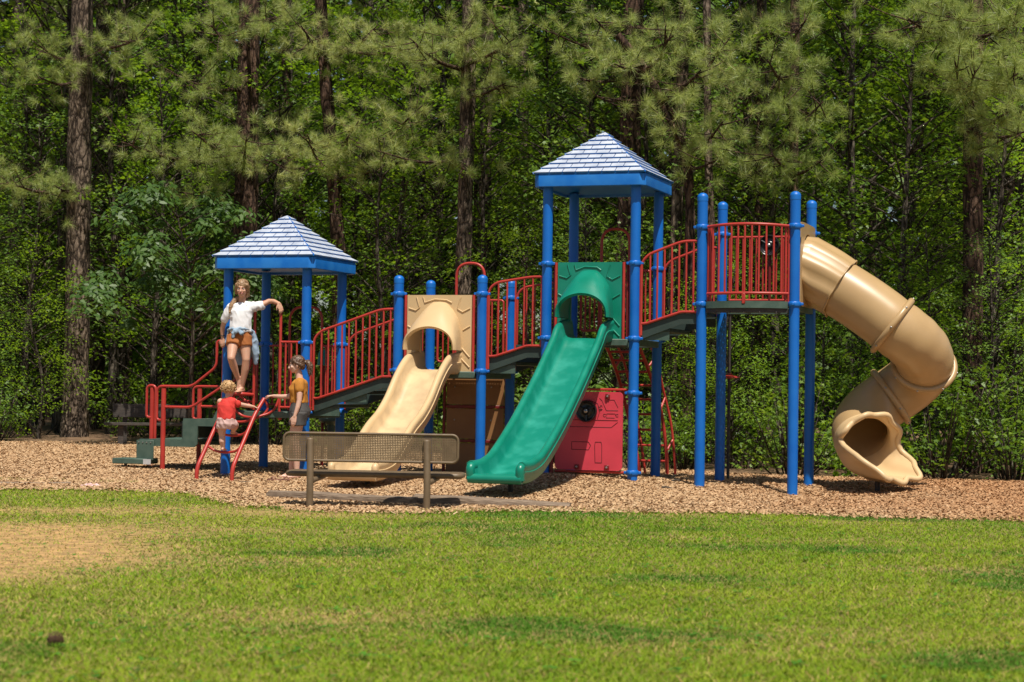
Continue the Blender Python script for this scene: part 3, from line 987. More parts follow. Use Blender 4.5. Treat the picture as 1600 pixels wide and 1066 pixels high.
# ---- slides
def sweep_slide(path, hw, hgt, bed, m, inner, wall_fn=None, label=None, name='slide'):
    """open chute: section swept down a path in local y-z; cx along x"""
    cx = path['cx']
    P = np.array(path['yz'])
    D = np.gradient(P, axis=0)
    D /= np.linalg.norm(D, axis=1)[:, None]
    N = np.stack([D[:, 1], -D[:, 0]], -1)          # up normal: y runs negative
    N = N * np.where(N[:, 1] < 0, -1, 1)[:, None]
    secs, inn = [], []
    n = len(P)
    for i in range(n):
        t = i / (n - 1)
        h = hgt * (wall_fn(t) if wall_fn else 1)
        w2, bi = hw, bed
        half = [(-bi + 0.07, 0.0), (-bi + 0.02, 0.012), (-bi - 0.005, 0.045), (-bi - 0.02, h * 0.75), (-bi - 0.03, h - 0.022), (-bi - 0.048, h - 0.004), (-(bi + w2) / 2 - 0.02, h), (-w2 + 0.02, h - 0.006), (-w2, h - 0.028), (-w2 + 0.004, h - 0.06), (-w2 + 0.010, h * 0.45), (-w2 + 0.002, h * 0.42), (-w2 + 0.022, -0.03), (-w2 + 0.06, -0.055)]
        sec = half[::-1] + [(-x, z) for x, z in half]
        secs.append([(cx + x, P[i][0] + N[i][0] * z, P[i][1] + N[i][1] * z) for x, z in sec])
    b = MB()
    G = np.array(secs)
    nc = G.shape[1]
    b.grid(G, 0, True)
    b.f.append(tuple(range(nc)))
    b.m.append(0)
    b.f.append(tuple((n - 1) * nc + j for j in range(nc - 1, -1, -1)))
    b.m.append(0)
    # bed faces carry the worn plastic
    mid = nc // 2
    for k, f in enumerate(b.f[:-2]):
        j = sorted(q % nc for q in f)
        if all(mid - 4 <= q <= mid + 3 for q in j):
            b.m[k] = 1
    return b.build(name, [M[m], M[inner]], PS, 55, label), P, N

def nose(parent, cx, y, z, hw, h, m, kr=0.049):
    """rounded exit lip across the foot of a slide"""
    b = MB()
    b.tube([V3(cx - hw + 0.03, y, z), V3(cx + hw - 0.03, y, z)], 0.052, 14)
    for s in (-1, 1):
        q = [V3(cx + s * (hw - 0.052), y + 0.005, z - 0.01), V3(cx + s * (hw - 0.052), y - 0.006, z + h * 0.5), V3(cx + s * (hw - 0.052), y + 0.018, z + h - 0.055), V3(cx + s * (hw - 0.052), y + 0.10, z + h - 0.048)]
        b.tube(catmull(q, 5), kr, 14)
    b.build('exit_lip', M[m], parent, 60)

def resample(pts, n):
    P = np.array(catmull(pts, 12))
    d = np.concatenate([[0], np.cumsum(np.linalg.norm(np.diff(P, axis=0), axis=1))])
    q = np.linspace(0, d[-1], n)
    return np.stack([np.interp(q, d, P[:, k]) for k in range(P.shape[1])], -1)

def entrance(cx, x0, x1, z0, z1, hwb, hwf, zf, zb, yf, base, m, par, hoodlabel):
    """panel with an arched doorway and a hood growing out of it"""
    n = 40
    # doorway outline from bottom left over the crown to bottom right
    ow, oz = hwb - 0.07, zb - 0.10
    sp = oz - ow
    arch = [(cx - ow, z0 + (sp - z0) * t) for t in np.linspace(0, 1, 10)] + [(cx - ow * math.cos(a), sp + ow * math.sin(a)) for a in np.linspace(0, math.pi, 22)[1:-1]] + [(cx + ow, z0 + (sp - z0) * t) for t in np.linspace(1, 0, 10)]
    k = len(arch)
    out = [(x0, z0 + (z1 - z0) * t) for t in np.linspace(0, 1, 10)] + [(x0 + (x1 - x0) * t, z1) for t in np.linspace(0, 1, k - 18)[1:-1]] + [(x1, z0 + (z1 - z0) * t) for t in np.linspace(1, 0, 10)]
    G = [[(a, yy, c) for a, c in pl] for pl, yy in ((arch, 0.03), (arch, -0.02), (out, -0.02), (out, 0.03), (arch, 0.03))]
    p2 = MB().grid(G).build('entrance_panel', M[m], par, 30)
    # raised sunburst relief on the panel
    wdt = x1 - x0
    rel = [[(x0 + 0.02, z1 - 0.17), (x0 + 0.12, z1 - 0.20), (x0 + 0.17, z1 - 0.16), (x0 + 0.13, z1 - 0.03)],
           [(x1 - 0.02, z1 - 0.17), (x1 - 0.12, z1 - 0.22), (x1 - 0.19, z1 - 0.18), (x1 - 0.15, z1 - 0.03)],
           [(x0 + 0.22, z1 - 0.03), (x0 + 0.24, z1 - 0.10), (cx - 0.06, z1 - 0.055), (cx + 0.10, z1 - 0.065), (x1 - 0.27, z1 - 0.10)],
           [(x1 - 0.02, z1 - 0.40), (x1 - 0.11, z1 - 0.45)],
           [(x1 - 0.02, z1 - 0.80), (x1 - 0.13, z1 - 0.68)],
           [(x1 - 0.02, z1 - 0.93), (x1 - 0.15, z1 - 0.80)],
           [(x0 + 0.01, z1 - 0.40), (x0 + 0.07, z1 - 0.43)]]
    for q in rel:
        b = MB().tube([V3(a, -0.022, c) for a, c in q], 0.010, 8)
        b.build('relief_rib', M[m], p2, 60)
    # hood
    rows_o, rows_i = [], []
    A = np.linspace(0, math.pi, 25)
    S_ = np.linspace(0, 1, 8)
    for s in S_:
        y = -0.02 + (yf + 0.02) * s
        hw = hwb + (hwf - hwb) * s
        zt = zb + (zf - zb) * (0.35 * s + 0.65 * s * s)
        c = cx + 0.02 * s
        fl = 0.006 * (np.cos(A * 10) > 0.55) * (s < 0.85)
        hgt = zt - base
        rows_o.append([(c - (hw + fl[i]) * math.cos(a), y, base + (hgt + fl[i]) * math.sin(a) ** 0.8) for i, a in enumerate(A)])
        rows_i.append([(c - (hw - 0.055) * math.cos(a), y, base + 0.0 + (hgt - 0.055) * math.sin(a) ** 0.8) for i, a in enumerate(A)])
    b = MB()
    lip = [[(0.5 * (o[0] + i2[0]), o[1] - 0.035, 0.5 * (o[2] + i2[2])) for o, i2 in zip(rows_o[-1], rows_i[-1])]]
    b.grid(rows_o + lip + rows_i[::-1])
    b.build('slide_hood', M[m], par, 60)
    bar('panel_bar', [V3(x0 - 0.025, -0.01, z0 - 0.05), V3(x0 - 0.025, -0.01, z1 + 0.0)], 0.019, par)
    bar('panel_bar', [V3(x1 + 0.025, -0.01, z0 - 0.05), V3(x1 + 0.025, -0.01, z1 + 0.0)], 0.019, par)
    bar('panel_bar', [V3(x0 - 0.06, 0.04, z0 - 0.03), V3(x0 - 0.06, 0.04, z1)], 0.017, par, 'darkred')
    bar('panel_bar', [V3(x1 + 0.06, 0.04, z0 - 0.03), V3(x1 + 0.06, 0.04, z1)], 0.017, par, 'darkred')

yz = resample([(0.10, 1.38), (-0.12, 1.38), (-0.36, 1.365), (-0.62, 1.20), (-0.95, 0.90), (-1.25, 0.70), (-1.55, 0.56), (-1.85, 0.38), (-2.15, 0.20), (-2.45, 0.135), (-2.72, 0.125)], 70)
sb, P, N = sweep_slide({'cx': 3.03, 'yz': yz}, 0.325, 0.19, 0.215, 'beige', 'beige_in', lambda t: 1.0 + 0.30 * max(0, 1 - t / 0.17) - 0.10 * max(0, (t - 0.8) / 0.2), 'beige wave slide with a hooded top', 'wave_slide')
nose(sb, 3.03, yz[-1][0] - 0.015, yz[-1][1] + 0.0, 0.325, 0.175, 'beige', 0.040)
entrance(3.03, 2.59, 3.475, 1.33, 2.345, 0.315, 0.365, 1.955, 2.26, -0.42, 1.63, 'beige', sb, '')
bar('support_leg', [V3(3.03, -2.30, -0.3), V3(3.03, -2.30, 0.12)], 0.03, sb, 'darksteel')
yz = resample([(0.10, 1.80), (-0.12, 1.80), (-0.32, 1.775), (-0.52, 1.62), (-1.2, 1.15), (-2.0, 0.66), (-2.7, 0.31), (-3.05, 0.21), (-3.3, 0.185), (-3.52, 0.185)], 60)
sg, P, N = sweep_slide({'cx': 5.04, 'yz': yz}, 0.335, 0.19, 0.225, 'green', 'greenworn', lambda t: 1.0 + 0.30 * max(0, 1 - t / 0.14), 'straight green slide with a hooded top', 'straight_slide')
nose(sg, 5.04, yz[-1][0] - 0.015, yz[-1][1] + 0.0, 0.335, 0.18, 'green')
entrance(5.04, 4.625, 5.46, 1.755, 2.755, 0.315, 0.355, 2.375, 2.66, -0.42, 2.05, 'green', sg, '')
bar('support_leg', [V3(5.02, -2.95, -0.3), V3(5.02, -2.95, 0.20)], 0.03, sg, 'darksteel')

# ---- spiral tube slide
hc = V3(8.69, 0.575 + 0.385)
RH = 0.385
ctrl = [V3(7.60, 0.575, 2.68), V3(7.95, 0.575, 2.52), V3(8.33, 0.575, 2.29), V3(8.60, 0.575, 2.10)]
for a in np.linspace(-85, 212, 15):
    f = (a + 85) / 297
    z = 2.00 - 1.41 * f
    ctrl.append(V3(hc[0] + RH * math.cos(R(a)), hc[1] + RH * math.sin(R(a)), z))
path = resample(ctrl, 120)
Pt, Tt, Nt, Bt = frames(path)
RT = 0.355
def ring_at(i, rad):
    a = np.arange(48) / 48 * 2 * math.pi
    return Pt[i] + rad * (np.cos(a)[:, None] * Nt[i] + np.sin(a)[:, None] * Bt[i])
d = np.concatenate([[0], np.cumsum(np.linalg.norm(np.diff(path, axis=0), axis=1))])
def idx(s):
    return int(np.argmin(abs(d - s)))
tot = d[-1]
s_r1 = d[int(np.argmin(np.linalg.norm(path - V3(8.74, 0.575, 2.02), axis=1)))]
hel = tot - s_r1
cuts = [0.55, s_r1, s_r1 + hel * 0.34, s_r1 + hel * 0.62, tot]
ts = MB()
i0, i1 = 0, idx(0.55)
# flared collar where the tube leaves the deck: square-ish mouth easing into the round
rows = []
for i in range(i0, i1 + 1):
    f = 1 - i / max(i1, 1)
    ri = ring_at(i, RT + 0.028 + 0.055 * f)
    a = np.arange(48) / 48 * 2 * math.pi
    ri = ri + 0.016 * np.cos(a * 10)[:, None] * (ri - Pt[i]) / RT
    if i == i0:
        ri[:, 0] = 7.66
    rows.append(ri)
rows[0][:, 0] = 7.67
for k in range(len(rows)):
    rows[k][:, 0] = np.maximum(rows[k][:, 0], 7.67 + 0.015 * k)
ts.grid(rows, 0, True)
tube_slide = ts.build('tube_slide', M['tan'], PS, 60, 'tan spiral tube slide with a scalloped exit')
b = MB().tube(list(rows[-1]) , 0.012, 8, closed=True)
b.build('flare_edge', M['tan'], tube_slide, 60)
# square entry plate against the posts
arch = [(0.575 + 0.42 * math.cos(a), 2.70 + 0.42 * math.sin(a)) for a in np.arange(40) / 40 * 2 * math.pi]
sq = []
for a in np.arange(40) / 40 * 2 * math.pi:
    q = 0.50 / max(abs(math.cos(a)), abs(math.sin(a)) * 0.97)
    sq.append((0.575 + q * math.cos(a), 2.73 + q * math.sin(a)))
G = [[(xx, y, z) for y, z in pl] for pl, xx in ((arch, 7.63), (arch, 7.69), (sq, 7.69), (sq, 7.63))]
MB().grid(G, 0, True).build('entry_plate', M['tan'], tube_slide, 30)
for k in range(4):
    ia, ib = idx(cuts[k]), idx(cuts[k + 1])
    step = 1
    b = MB()
    b.grid([ring_at(i, RT + (0.004 * ((i // 3) % 2) if k == 1 else 0)) for i in range(ia, ib + 1, step)], 0, True)
    b.grid([ring_at(i, RT - 0.025) for i in range(ia, ib + 1, step)], 0, True)
    b.build('tube_section', M['tan'], tube_slide, 25 if k == 1 else 60)
for k in (1, 2, 3):
    i = idx(cuts[k])
    MB().tube(list(ring_at(i, RT + 0.018)), 0.042, 12, closed=True).build('coupling_ring', M['tan'], tube_slide, 60)
    for q in ring_at(i, RT + 0.058)[::6]:
        kb = MB().lathe([(0.0, -0.012), (0.012, -0.008), (0.014, 0.0), (0.012, 0.008), (0.0, 0.012)], n=10)
        kb.v = [(q[0] + x, q[1] + y, q[2] + z) for x, y, z in kb.v]
        kb.build('bolt', M['steel'], tube_slide, 60)
# exit: the round tube opens into a long lower lip with a wavy rolled rim
i = len(path) - 1
e = Pt[i]
hd = unit(V3(math.cos(R(-33)), math.sin(R(-33)), -0.10))
side = unit(np.cross(hd, V3(0, 0, 1)))
upv = np.cross(side, hd)
A = np.arange(72) / 72 * 2 * math.pi            # 0 = bottom
ring0 = np.array([e + RT * (-math.cos(a) * upv + math.sin(a) * side) for a in A])
last = ring_at(i, RT)
# match the last ring of the tube to these angles
ra = np.array([math.atan2(np.dot(q - e, side), -np.dot(q - e, upv)) for q in last])
ordr = np.argsort(ra)
ext = []
for a in A:
    c = math.cos(a)
    f = (1 + c) / 2
    ss = float(np.clip((c + 0.35) / 1.05, 0, 1))
    ext.append(0.17 + 0.60 * ss * ss * (3 - 2 * ss) + 0.034 * math.cos(9 * a))
ext = np.array(ext)
T_end = unit(path[-1] - path[-3])
ls = np.linspace(-0.05, 1.1, 116)
cen, dirs_ = [e - T_end * 0.05], []
for q in ls:
    wq = float(np.clip(q / 0.38, 0, 1))
    dq = unit(T_end * (1 - wq) + hd * wq)
    dirs_.append(dq)
    cen.append(cen[-1] + dq * (ls[1] - ls[0]))
cen = np.array(cen[:-1])
dirs_ = np.array(dirs_)
rows, rin = [], []
for s in np.linspace(0, 1, 18):
    ro, rn = [], []
    for a, x in zip(A, ext):
        q = int(round((0.0 + (x + 0.05) * s) / (ls[1] - ls[0])))
        dq = dirs_[q]
        sdq = unit(np.cross(dq, V3(0, 0, 1)))
        upq = np.cross(sdq, dq)
        fl = 1.012 + 0.27 * s ** 1.6 + 0.058 * math.cos(9 * a) * s
        rad = RT * fl
        drop = max(0.0, math.cos(a)) ** 2 * s * s * 0.13
        wv = -math.cos(a) * upq + math.sin(a) * sdq
        ro.append(cen[q] + rad * wv + upq * drop)
        rn.append(cen[q] + (rad - 0.036) * wv + upq * drop)
    rows.append(ro)
    rin.append(rn)
b = MB()
b.grid(rows, 1, True)
b.grid(rin, 1, True)
ex = b.build('exit_chute', [M['tan'], M['beige']], tube_slide, 60)
MB().tube([0.5 * (np.array(o) + np.array(q)) for o, q in zip(rows[-1], rin[-1])], 0.036, 12, closed=True).build('exit_rim', M['beige'], ex, 60)
sp = np.array(rows[9][0])
bar('support_leg', [V3(sp[0], sp[1], -0.35), V3(sp[0], sp[1], sp[2] + 0.01)], 0.032, tube_slide, 'darksteel')

# ---- red arched ladder in front of tower A
lad = MB().tube(fillet([V3(0.48, -0.75, -0.35), V3(0.48, -0.75, 0.06), V3(0.55, -0.24, 0.78), V3(0.60, -0.09, 0.97)], 0.10), 0.027, 12).build('arched_ladder', M['red'], PS, 60)
MB().tube(fillet([V3(-0.03, -0.75, -0.35), V3(-0.03, -0.75, 0.06), V3(0.06, -0.24, 0.78), V3(0.16, -0.08, 1.03)], 0.10), 0.027, 12).build('ladder_rail', M['red'], lad, 60)
def at_lad(t, side):
    a, b2 = ((V3(0.48, -0.75, 0.06), V3(0.55, -0.24, 0.78)) if side else (V3(-0.03, -0.75, 0.06), V3(0.06, -0.24, 0.78)))
    return a + (b2 - a) * t
for t in (0.40, 0.70, 0.95):
    p, q = at_lad(t, 0), at_lad(t, 1)
    mid = (p + q) / 2 + V3(0, 0.05, -0.085)
    bar('rung', catmull([p, p * 0.6 + mid * 0.4 + V3(0, 0.01, -0.03), mid, q * 0.6 + mid * 0.4 + V3(0, 0.01, -0.03), q], 5), 0.0165, lad)
bar('grab_loop', catmull([V3(0.60, -0.09, 0.97), V3(0.645, -0.07, 0.86), V3(0.60, -0.10, 0.76), V3(0.50, -0.20, 0.70)], 6), 0.0165, lad)
bar('grab_loop', catmull([V3(0.78, 0.0, 1.0), V3(0.74, -0.03, 0.86), V3(0.66, -0.06, 0.78), V3(0.54, -0.16, 0.73)], 6), 0.0165, lad)
bar('grab_loop', catmull([V3(0.12, -0.13, 0.95), V3(0.18, -0.10, 0.82), V3(0.28, -0.08, 0.74), V3(0.42, -0.10, 0.72), V3(0.53, -0.2, 0.74)], 6), 0.0165, lad)
bar('grab_bar', catmull([V3(0.16, -0.08, 1.03), V3(0.22, -0.15, 1.03), V3(0.31, -0.16, 1.03), V3(0.40, -0.02, 1.02)], 5), 0.022, lad)
bar('grab_bar', [V3(0.22, -0.06, 1.02), V3(0.40, -0.03, 0.84)], 0.0165, lad)
bar('grab_bar', [V3(0.78, 0.0, 1.0), V3(0.62, -0.05, 1.0)], 0.0165, lad)

# ---- transfer steps at the left end
st = MB()
st.extrude([(-1.30, 0.30), (-0.47, 0.30), (-0.43, 0.34), (-0.42, 0.585), (-0.11, 0.585), (-0.03, 0.72), (-0.03, 0.80), (-0.14, 0.80), (-0.20, 0.685), (-0.64, 0.685), (-0.645, 0.41), (-0.68, 0.395), (-1.30, 0.395)][::-1], 0.03, 0, 'y', -0.005)
steps = st.build('transfer_steps', M['deck'], PS, 30)
MB().extrude([(-1.30, 0.30), (-0.47, 0.30), (-0.43, 0.34), (-0.42, 0.585), (-0.11, 0.585), (-0.03, 0.72), (-0.03, 0.80), (-0.14, 0.80), (-0.20, 0.685), (-0.64, 0.685), (-0.645, 0.41), (-0.68, 0.395), (-1.30, 0.395)][::-1], 0.03, 0, 'y', 1.00).build('side_plate', M['deck'], steps, 30)
MB().box((-0.97, 0.512, 0.372), (0.66, 0.965, 0.035), 0, 0, 0.006).build('step_tread', M['deck'], steps)
MB().box((-0.42, 0.512, 0.66), (0.43, 0.965, 0.035), 0, 0, 0.006).build('step_tread', M['deck'], steps)
MB().box((-0.665, 0.512, 0.53), (0.02, 0.96, 0.24)).build('step_riser', M['deckdark'], steps)
# low first step in front of the platform
MB().box((-1.42, 0.10, 0.09), (0.52, 0.34, 0.075), 0, 0, 0.008).build('step_tread', M['deck'], steps)
MB().box((-1.20, -0.025, 0.245), (0.26, 0.018, 0.27), 0, 0, 0.004).build('step_riser', M['deck'], steps)
for k in range(4):
    q = MB().lathe([(0.010, 0), (0.008, 0.008), (0, 0.01)], n=8)
    q.v = [(-1.29 + k * 0.06 + a, -0.036 - c, 0.35 + b2) for a, b2, c in q.v]
    q.build('bolt', M['steel'], steps, 60)
MB().box((-1.14, -0.075, 0.088), (0.115, 0.006, 0.07)).build('sticker', M['white_label'], steps)
for x, y in ((-1.52, 0.02),):
    bar('support_leg', [V3(x, y, -0.3), V3(x, y, 0.06)], 0.022, steps, 'darksteel')

def handrail(y, px_):
    g = bar('handrail', fillet([V3(px_, y, -0.35), V3(px_, y, 1.085)], 0.01), 0.034, PS)
    bar('top_rail', fillet([V3(px_, y - 0.0, 0.655), V3(px_ - 0.10, y, 0.655), V3(px_ - 0.10, y, 1.115), V3(px_ + 0.42, y, 1.115), V3(px_ + 0.79, y, 1.39), V3(px_ + 0.79, y, 1.735), V3(px_ + 0.885, y, 1.735), V3(px_ + 0.885, y, 0.90)], 0.085), 0.0185, g)
    bar('lower_rail', fillet([V3(px_, y, 0.835), V3(px_ + 0.42, y, 0.835), V3(px_ + 0.91, y, 1.14)], 0.08), 0.0185, g)
handrail(0.0, -0.945)
handrail(1.03, -0.945)
g = bar('grab_post', [V3(-1.52, 0.72, -0.30), V3(-1.52, 0.72, 1.09)], 0.034, PS)
for sx, zb in ((-1, 0.67), (1, 0.34)):
    pass
bar('grab_loop', fillet([V3(-1.52, 0.70, 0.67), V3(-1.595, 0.70, 0.68), V3(-1.595, 0.70, 1.12), V3(-1.455, 0.70, 1.12), V3(-1.455, 0.70, 0.33), V3(-1.51, 0.70, 0.31)], 0.07), 0.0185, g)

# ---- arched rung climber behind tower C
la = catmull([V3(4.90, L + 0.02, 1.79), V3(4.91, 1.45, 1.62), V3(4.94, 1.80, 1.30), V3(4.99, 2.00, 0.92), V3(5.08, 2.08, 0.50), V3(5.16, 2.10, 0.09), V3(5.17, 2.11, -0.3)], 7)
lb = catmull([V3(5.33, L + 0.02, 1.80), V3(5.35, 1.45, 1.64), V3(5.385, 1.80, 1.32), V3(5.465, 2.00, 0.92), V3(5.52, 2.08, 0.50), V3(5.545, 2.10, 0.10), V3(5.55, 2.11, -0.3)], 7)
cl = MB().tube(la, 0.024, 12).build('arch_climber', M['red'], PS, 60)
MB().tube(lb, 0.024, 12).build('climber_rail', M['red'], cl, 60)
for z in (1.74, 1.66, 1.55, 1.40, 1.22, 1.03, 0.83, 0.62, 0.41, 0.20):
    bar('rung', [lerp_path(la, z, 2), lerp_path(lb, z, 2)], 0.0165, cl)
oa = catmull([V3(4.96, 1.40, 1.86), V3(5.00, 1.80, 1.55), V3(5.05, 2.06, 1.10), V3(5.12, 2.20, 0.60), V3(5.20, 2.24, 0.06), V3(5.20, 2.24, -0.3)], 7)
ob_ = catmull([V3(5.40, 1.40, 1.86), V3(5.44, 1.85, 1.58), V3(5.475, 2.10, 1.18), V3(5.57, 2.21, 0.68), V3(5.625, 2.24, 0.06), V3(5.63, 2.24, -0.3)], 7)
for q, src in ((oa, la), (ob_, lb)):
    MB().tube(q, 0.0175, 10).build('outer_rail', M['red'], cl, 60)
    for z in (0.33, 0.90, 1.45):
        bar('spacer', [lerp_path(src, z, 2), lerp_path(q, z + 0.16, 2)], 0.0165, cl)

# ---- stepping pods and a saucer seat seen behind the towers
pod = MB().lathe([(0.0, 0.70), (0.15, 0.70), (0.172, 0.685), (0.172, 0.655), (0.12, 0.63), (0.05, 0.60), (0.042, -0.3)], (0.75, 1.75, 0), 28).build('stepping_pod', M['deck'], PS, 40)
for a in (0.3, 2.4, 4.4):
    bar('pod_brace', [V3(0.75 + 0.14 * math.cos(a), 1.75 + 0.14 * math.sin(a), 0.645), V3(0.75 + 0.10 * math.cos(a), 1.75 + 0.10 * math.sin(a), 0.52), V3(0.75 + 0.04 * math.cos(a), 1.75 + 0.04 * math.sin(a), 0.46)], 0.012, pod, 'darksteel', 8)
MB().lathe([(0.0, 1.66), (0.05, 1.655), (0.075, 1.60), (0.085, 1.46), (0.095, 1.44), (0.06, 1.43), (0.0, 1.43)], (0.62, 1.75, 0), 24).build('talk_cone', M['green'], PS, 40)
bar('cone_pole', [V3(0.62, 1.75, -0.3), V3(0.62, 1.75, 1.45)], 0.022, PS, 'darkred')
sa = MB().lathe([(0.0, 1.40), (0.03, 1.39), (0.05, 1.37), (0.145, 1.355), (0.15, 1.335), (0.05, 1.325), (0.0, 1.32)], (6.50, 1.55, 0), 28).build('saucer_seat', M['red'], PS, 40)
bar('saucer_pole', [V3(6.50, 1.55, -0.3), V3(6.50, 1.55, 2.20)], 0.02, sa, 'darksteel')
bar('saucer_arm', [V3(6.50, 1.55, 2.18), V3(6.50, 1.16, 2.18)], 0.018, sa, 'darksteel')

# ------------------------------------------------------------------ the wood: pines, hardwoods, undergrowth
def rot_to(D):
    """rotation matrices (N,3,3) whose third column is D, random spin"""
    D = D / (np.linalg.norm(D, axis=1)[:, None] + 1e-9)
    r = rng.normal(0, 1, D.shape)
    X = np.cross(r, D)
    X /= np.linalg.norm(X, axis=1)[:, None] + 1e-9
    Y = np.cross(D, X)
    return np.stack([X, Y, D], -1)

# one spray of long needles round a twig tip; the tip points along +Z
def tuft_template(n):
    ph = rng.uniform(0, 2 * math.pi, n)
    th = np.radians(rng.uniform(8, 98, n))
    z0 = rng.uniform(-0.09, 0.03, n)
    ln = rng.uniform(0.13, 0.215, n)
    d = np.stack([np.sin(th) * np.cos(ph), np.sin(th) * np.sin(ph), np.cos(th)], -1)
    base = np.stack([0 * z0, 0 * z0, z0], -1)
    sd = np.cross(d, rng.normal(0, 1, (n, 3)))
    sd /= np.linalg.norm(sd, axis=1)[:, None]
    wd = 0.0052
    return np.stack([base - sd * wd * 0.5, base + sd * wd * 0.5, base + d * ln[:, None] + sd * wd * 0.4], 1)
TUFTS = [tuft_template(120) for _ in range(5)]
COARSE = [tuft_template(26) * np.array([1.5, 1.5, 1.5]) for _ in range(3)]
for q in COARSE:
    c = q[:, :2].mean(1, keepdims=True)
    q[:, :2] = c + (q[:, :2] - c) * 4.5

def place_tufts(pos, dirs, temps, sc=(0.8, 1.25)):
    out = []
    which = rng.integers(0, len(temps), len(pos))
    for k, T in enumerate(temps):
        i = np.where(which == k)[0]
        if len(i) == 0:
            continue
        Rm = rot_to(dirs[i]) * rng.uniform(sc[0], sc[1], len(i))[:, None, None]
        v = np.einsum('nij,mkj->nmki', Rm, T) + pos[i][:, None, None, :]
        v[..., 2] -= 0.06 * np.square(np.linalg.norm(v[..., :2] - pos[i][:, None, None, :2], axis=-1) / 0.2) * 0.5
        out.append(v.reshape(-1, 3, 3))
    return np.concatenate(out)

def trunk_mesh(name, pts, r0, r1, m, n=18, rows=46, seed=0, rough=0.09, flare=0.35):
    P = resample(pts, rows)
    Pf, T, N, B = frames(P)
    a = np.arange(n) / n * 2 * math.pi
    z = np.linspace(0, 1, rows)
    rad = r0 + (r1 - r0) * z
    hgt = P[:, 2] - P[0][2]
    rad = rad * (1 + flare * np.exp(-hgt / 0.35))
    Q = Pf[:, None, :] + rad[:, None, None] * (np.cos(a)[None, :, None] * N[:, None, :] + np.sin(a)[None, :, None] * B[:, None, :])
    nz = vnoise(np.stack([Q[..., 0] * 9 + seed, Q[..., 1] * 9, Q[..., 2] * 3.2], -1), seed) + 0.5 * vnoise(np.stack([Q[..., 0] * 22, Q[..., 1] * 22 + seed, Q[..., 2] * 9], -1), seed + 1)
    off = (nz * rough * rad[:, None])[..., None]
    Q = Q + off * (np.cos(a)[None, :, None] * N[:, None, :] + np.sin(a)[None, :, None] * B[:, None, :])
    return MB().grid(Q, 0, True).mesh(name, M[m], 180)

def bough_tufts(a, b, n, spread, wood, r0=0.035):
    """limb from a to b with side twigs; returns tuft positions and directions"""
    a, b = np.array(a, float), np.array(b, float)
    ln = np.linalg.norm(b - a)
    mid = (a + b) / 2 + V3(rng.normal(0, 0.06), rng.normal(0, 0.06), -0.05 * ln)
    pts = catmull([a, mid, b], 6)
    wood.tube(pts, r0, 7, rv=np.linspace(r0, 0.010, len(pts)))
    d = unit(b - a)
    pos, dr = [], []
    P = np.array(pts)
    for i in range(n):
        t = 1 - rng.random() ** 1.3 * 0.68
        k = min(int(t * (len(P) - 1)), len(P) - 1)
        c = P[k]
        off = rng.normal(0, 1, 3) * spread * np.array([1, 1, 0.62])
        off[2] += abs(rng.normal(0, 0.25)) * spread
        q = c + off
        u = unit(unit(off + 1e-4) * 0.9 + d * 0.5 + V3(0, 0, 0.55))
        pos.append(q)
        dr.append(u)
        if i % 2 == 0:
            wood.tube([c, (c + q) / 2 + V3(0, 0, -0.03), q - u * 0.03], 0.009, 5, rv=[0.011, 0.008, 0.006])
    return np.array(pos), np.array(dr)

# crowns above the picture: three shared meshes that shade the wood
def crown_mesh(name, zlo, zhi, rad, nb, per):
    wood = MB()
    ps, ds = [], []
    for i in range(nb):
        z = zlo + (zhi - zlo) * (i + rng.random()) / nb
        f = (z - zlo) / (zhi - zlo)
        l = rad * (1 - 0.75 * f) * rng.uniform(0.7, 1.1)
        az = i * 2.4 + rng.normal(0, 0.3)
        a = V3(0, 0, z)
        e = V3(math.cos(az) * l, math.sin(az) * l, z + l * rng.uniform(0.0, 0.3))
        p_, d_ = bough_tufts(a, e, per, 0.32, wood, 0.05)
        ps.append(p_)
        ds.append(d_)
    t = place_tufts(np.concatenate(ps), np.concatenate(ds), COARSE)
    return wood.mesh(name + '_limbs', M['barkred'], 180), np_mesh(name, t, 3, M['needle'])
CROWNS = [crown_mesh('upper_crown', 9.2, 18.5, 3.0, 20, 12), crown_mesh('upper_crown', 9.4, 17.0, 2.6, 18, 12), crown_mesh('upper_crown', 10.0, 20.0, 3.2, 22, 12)]

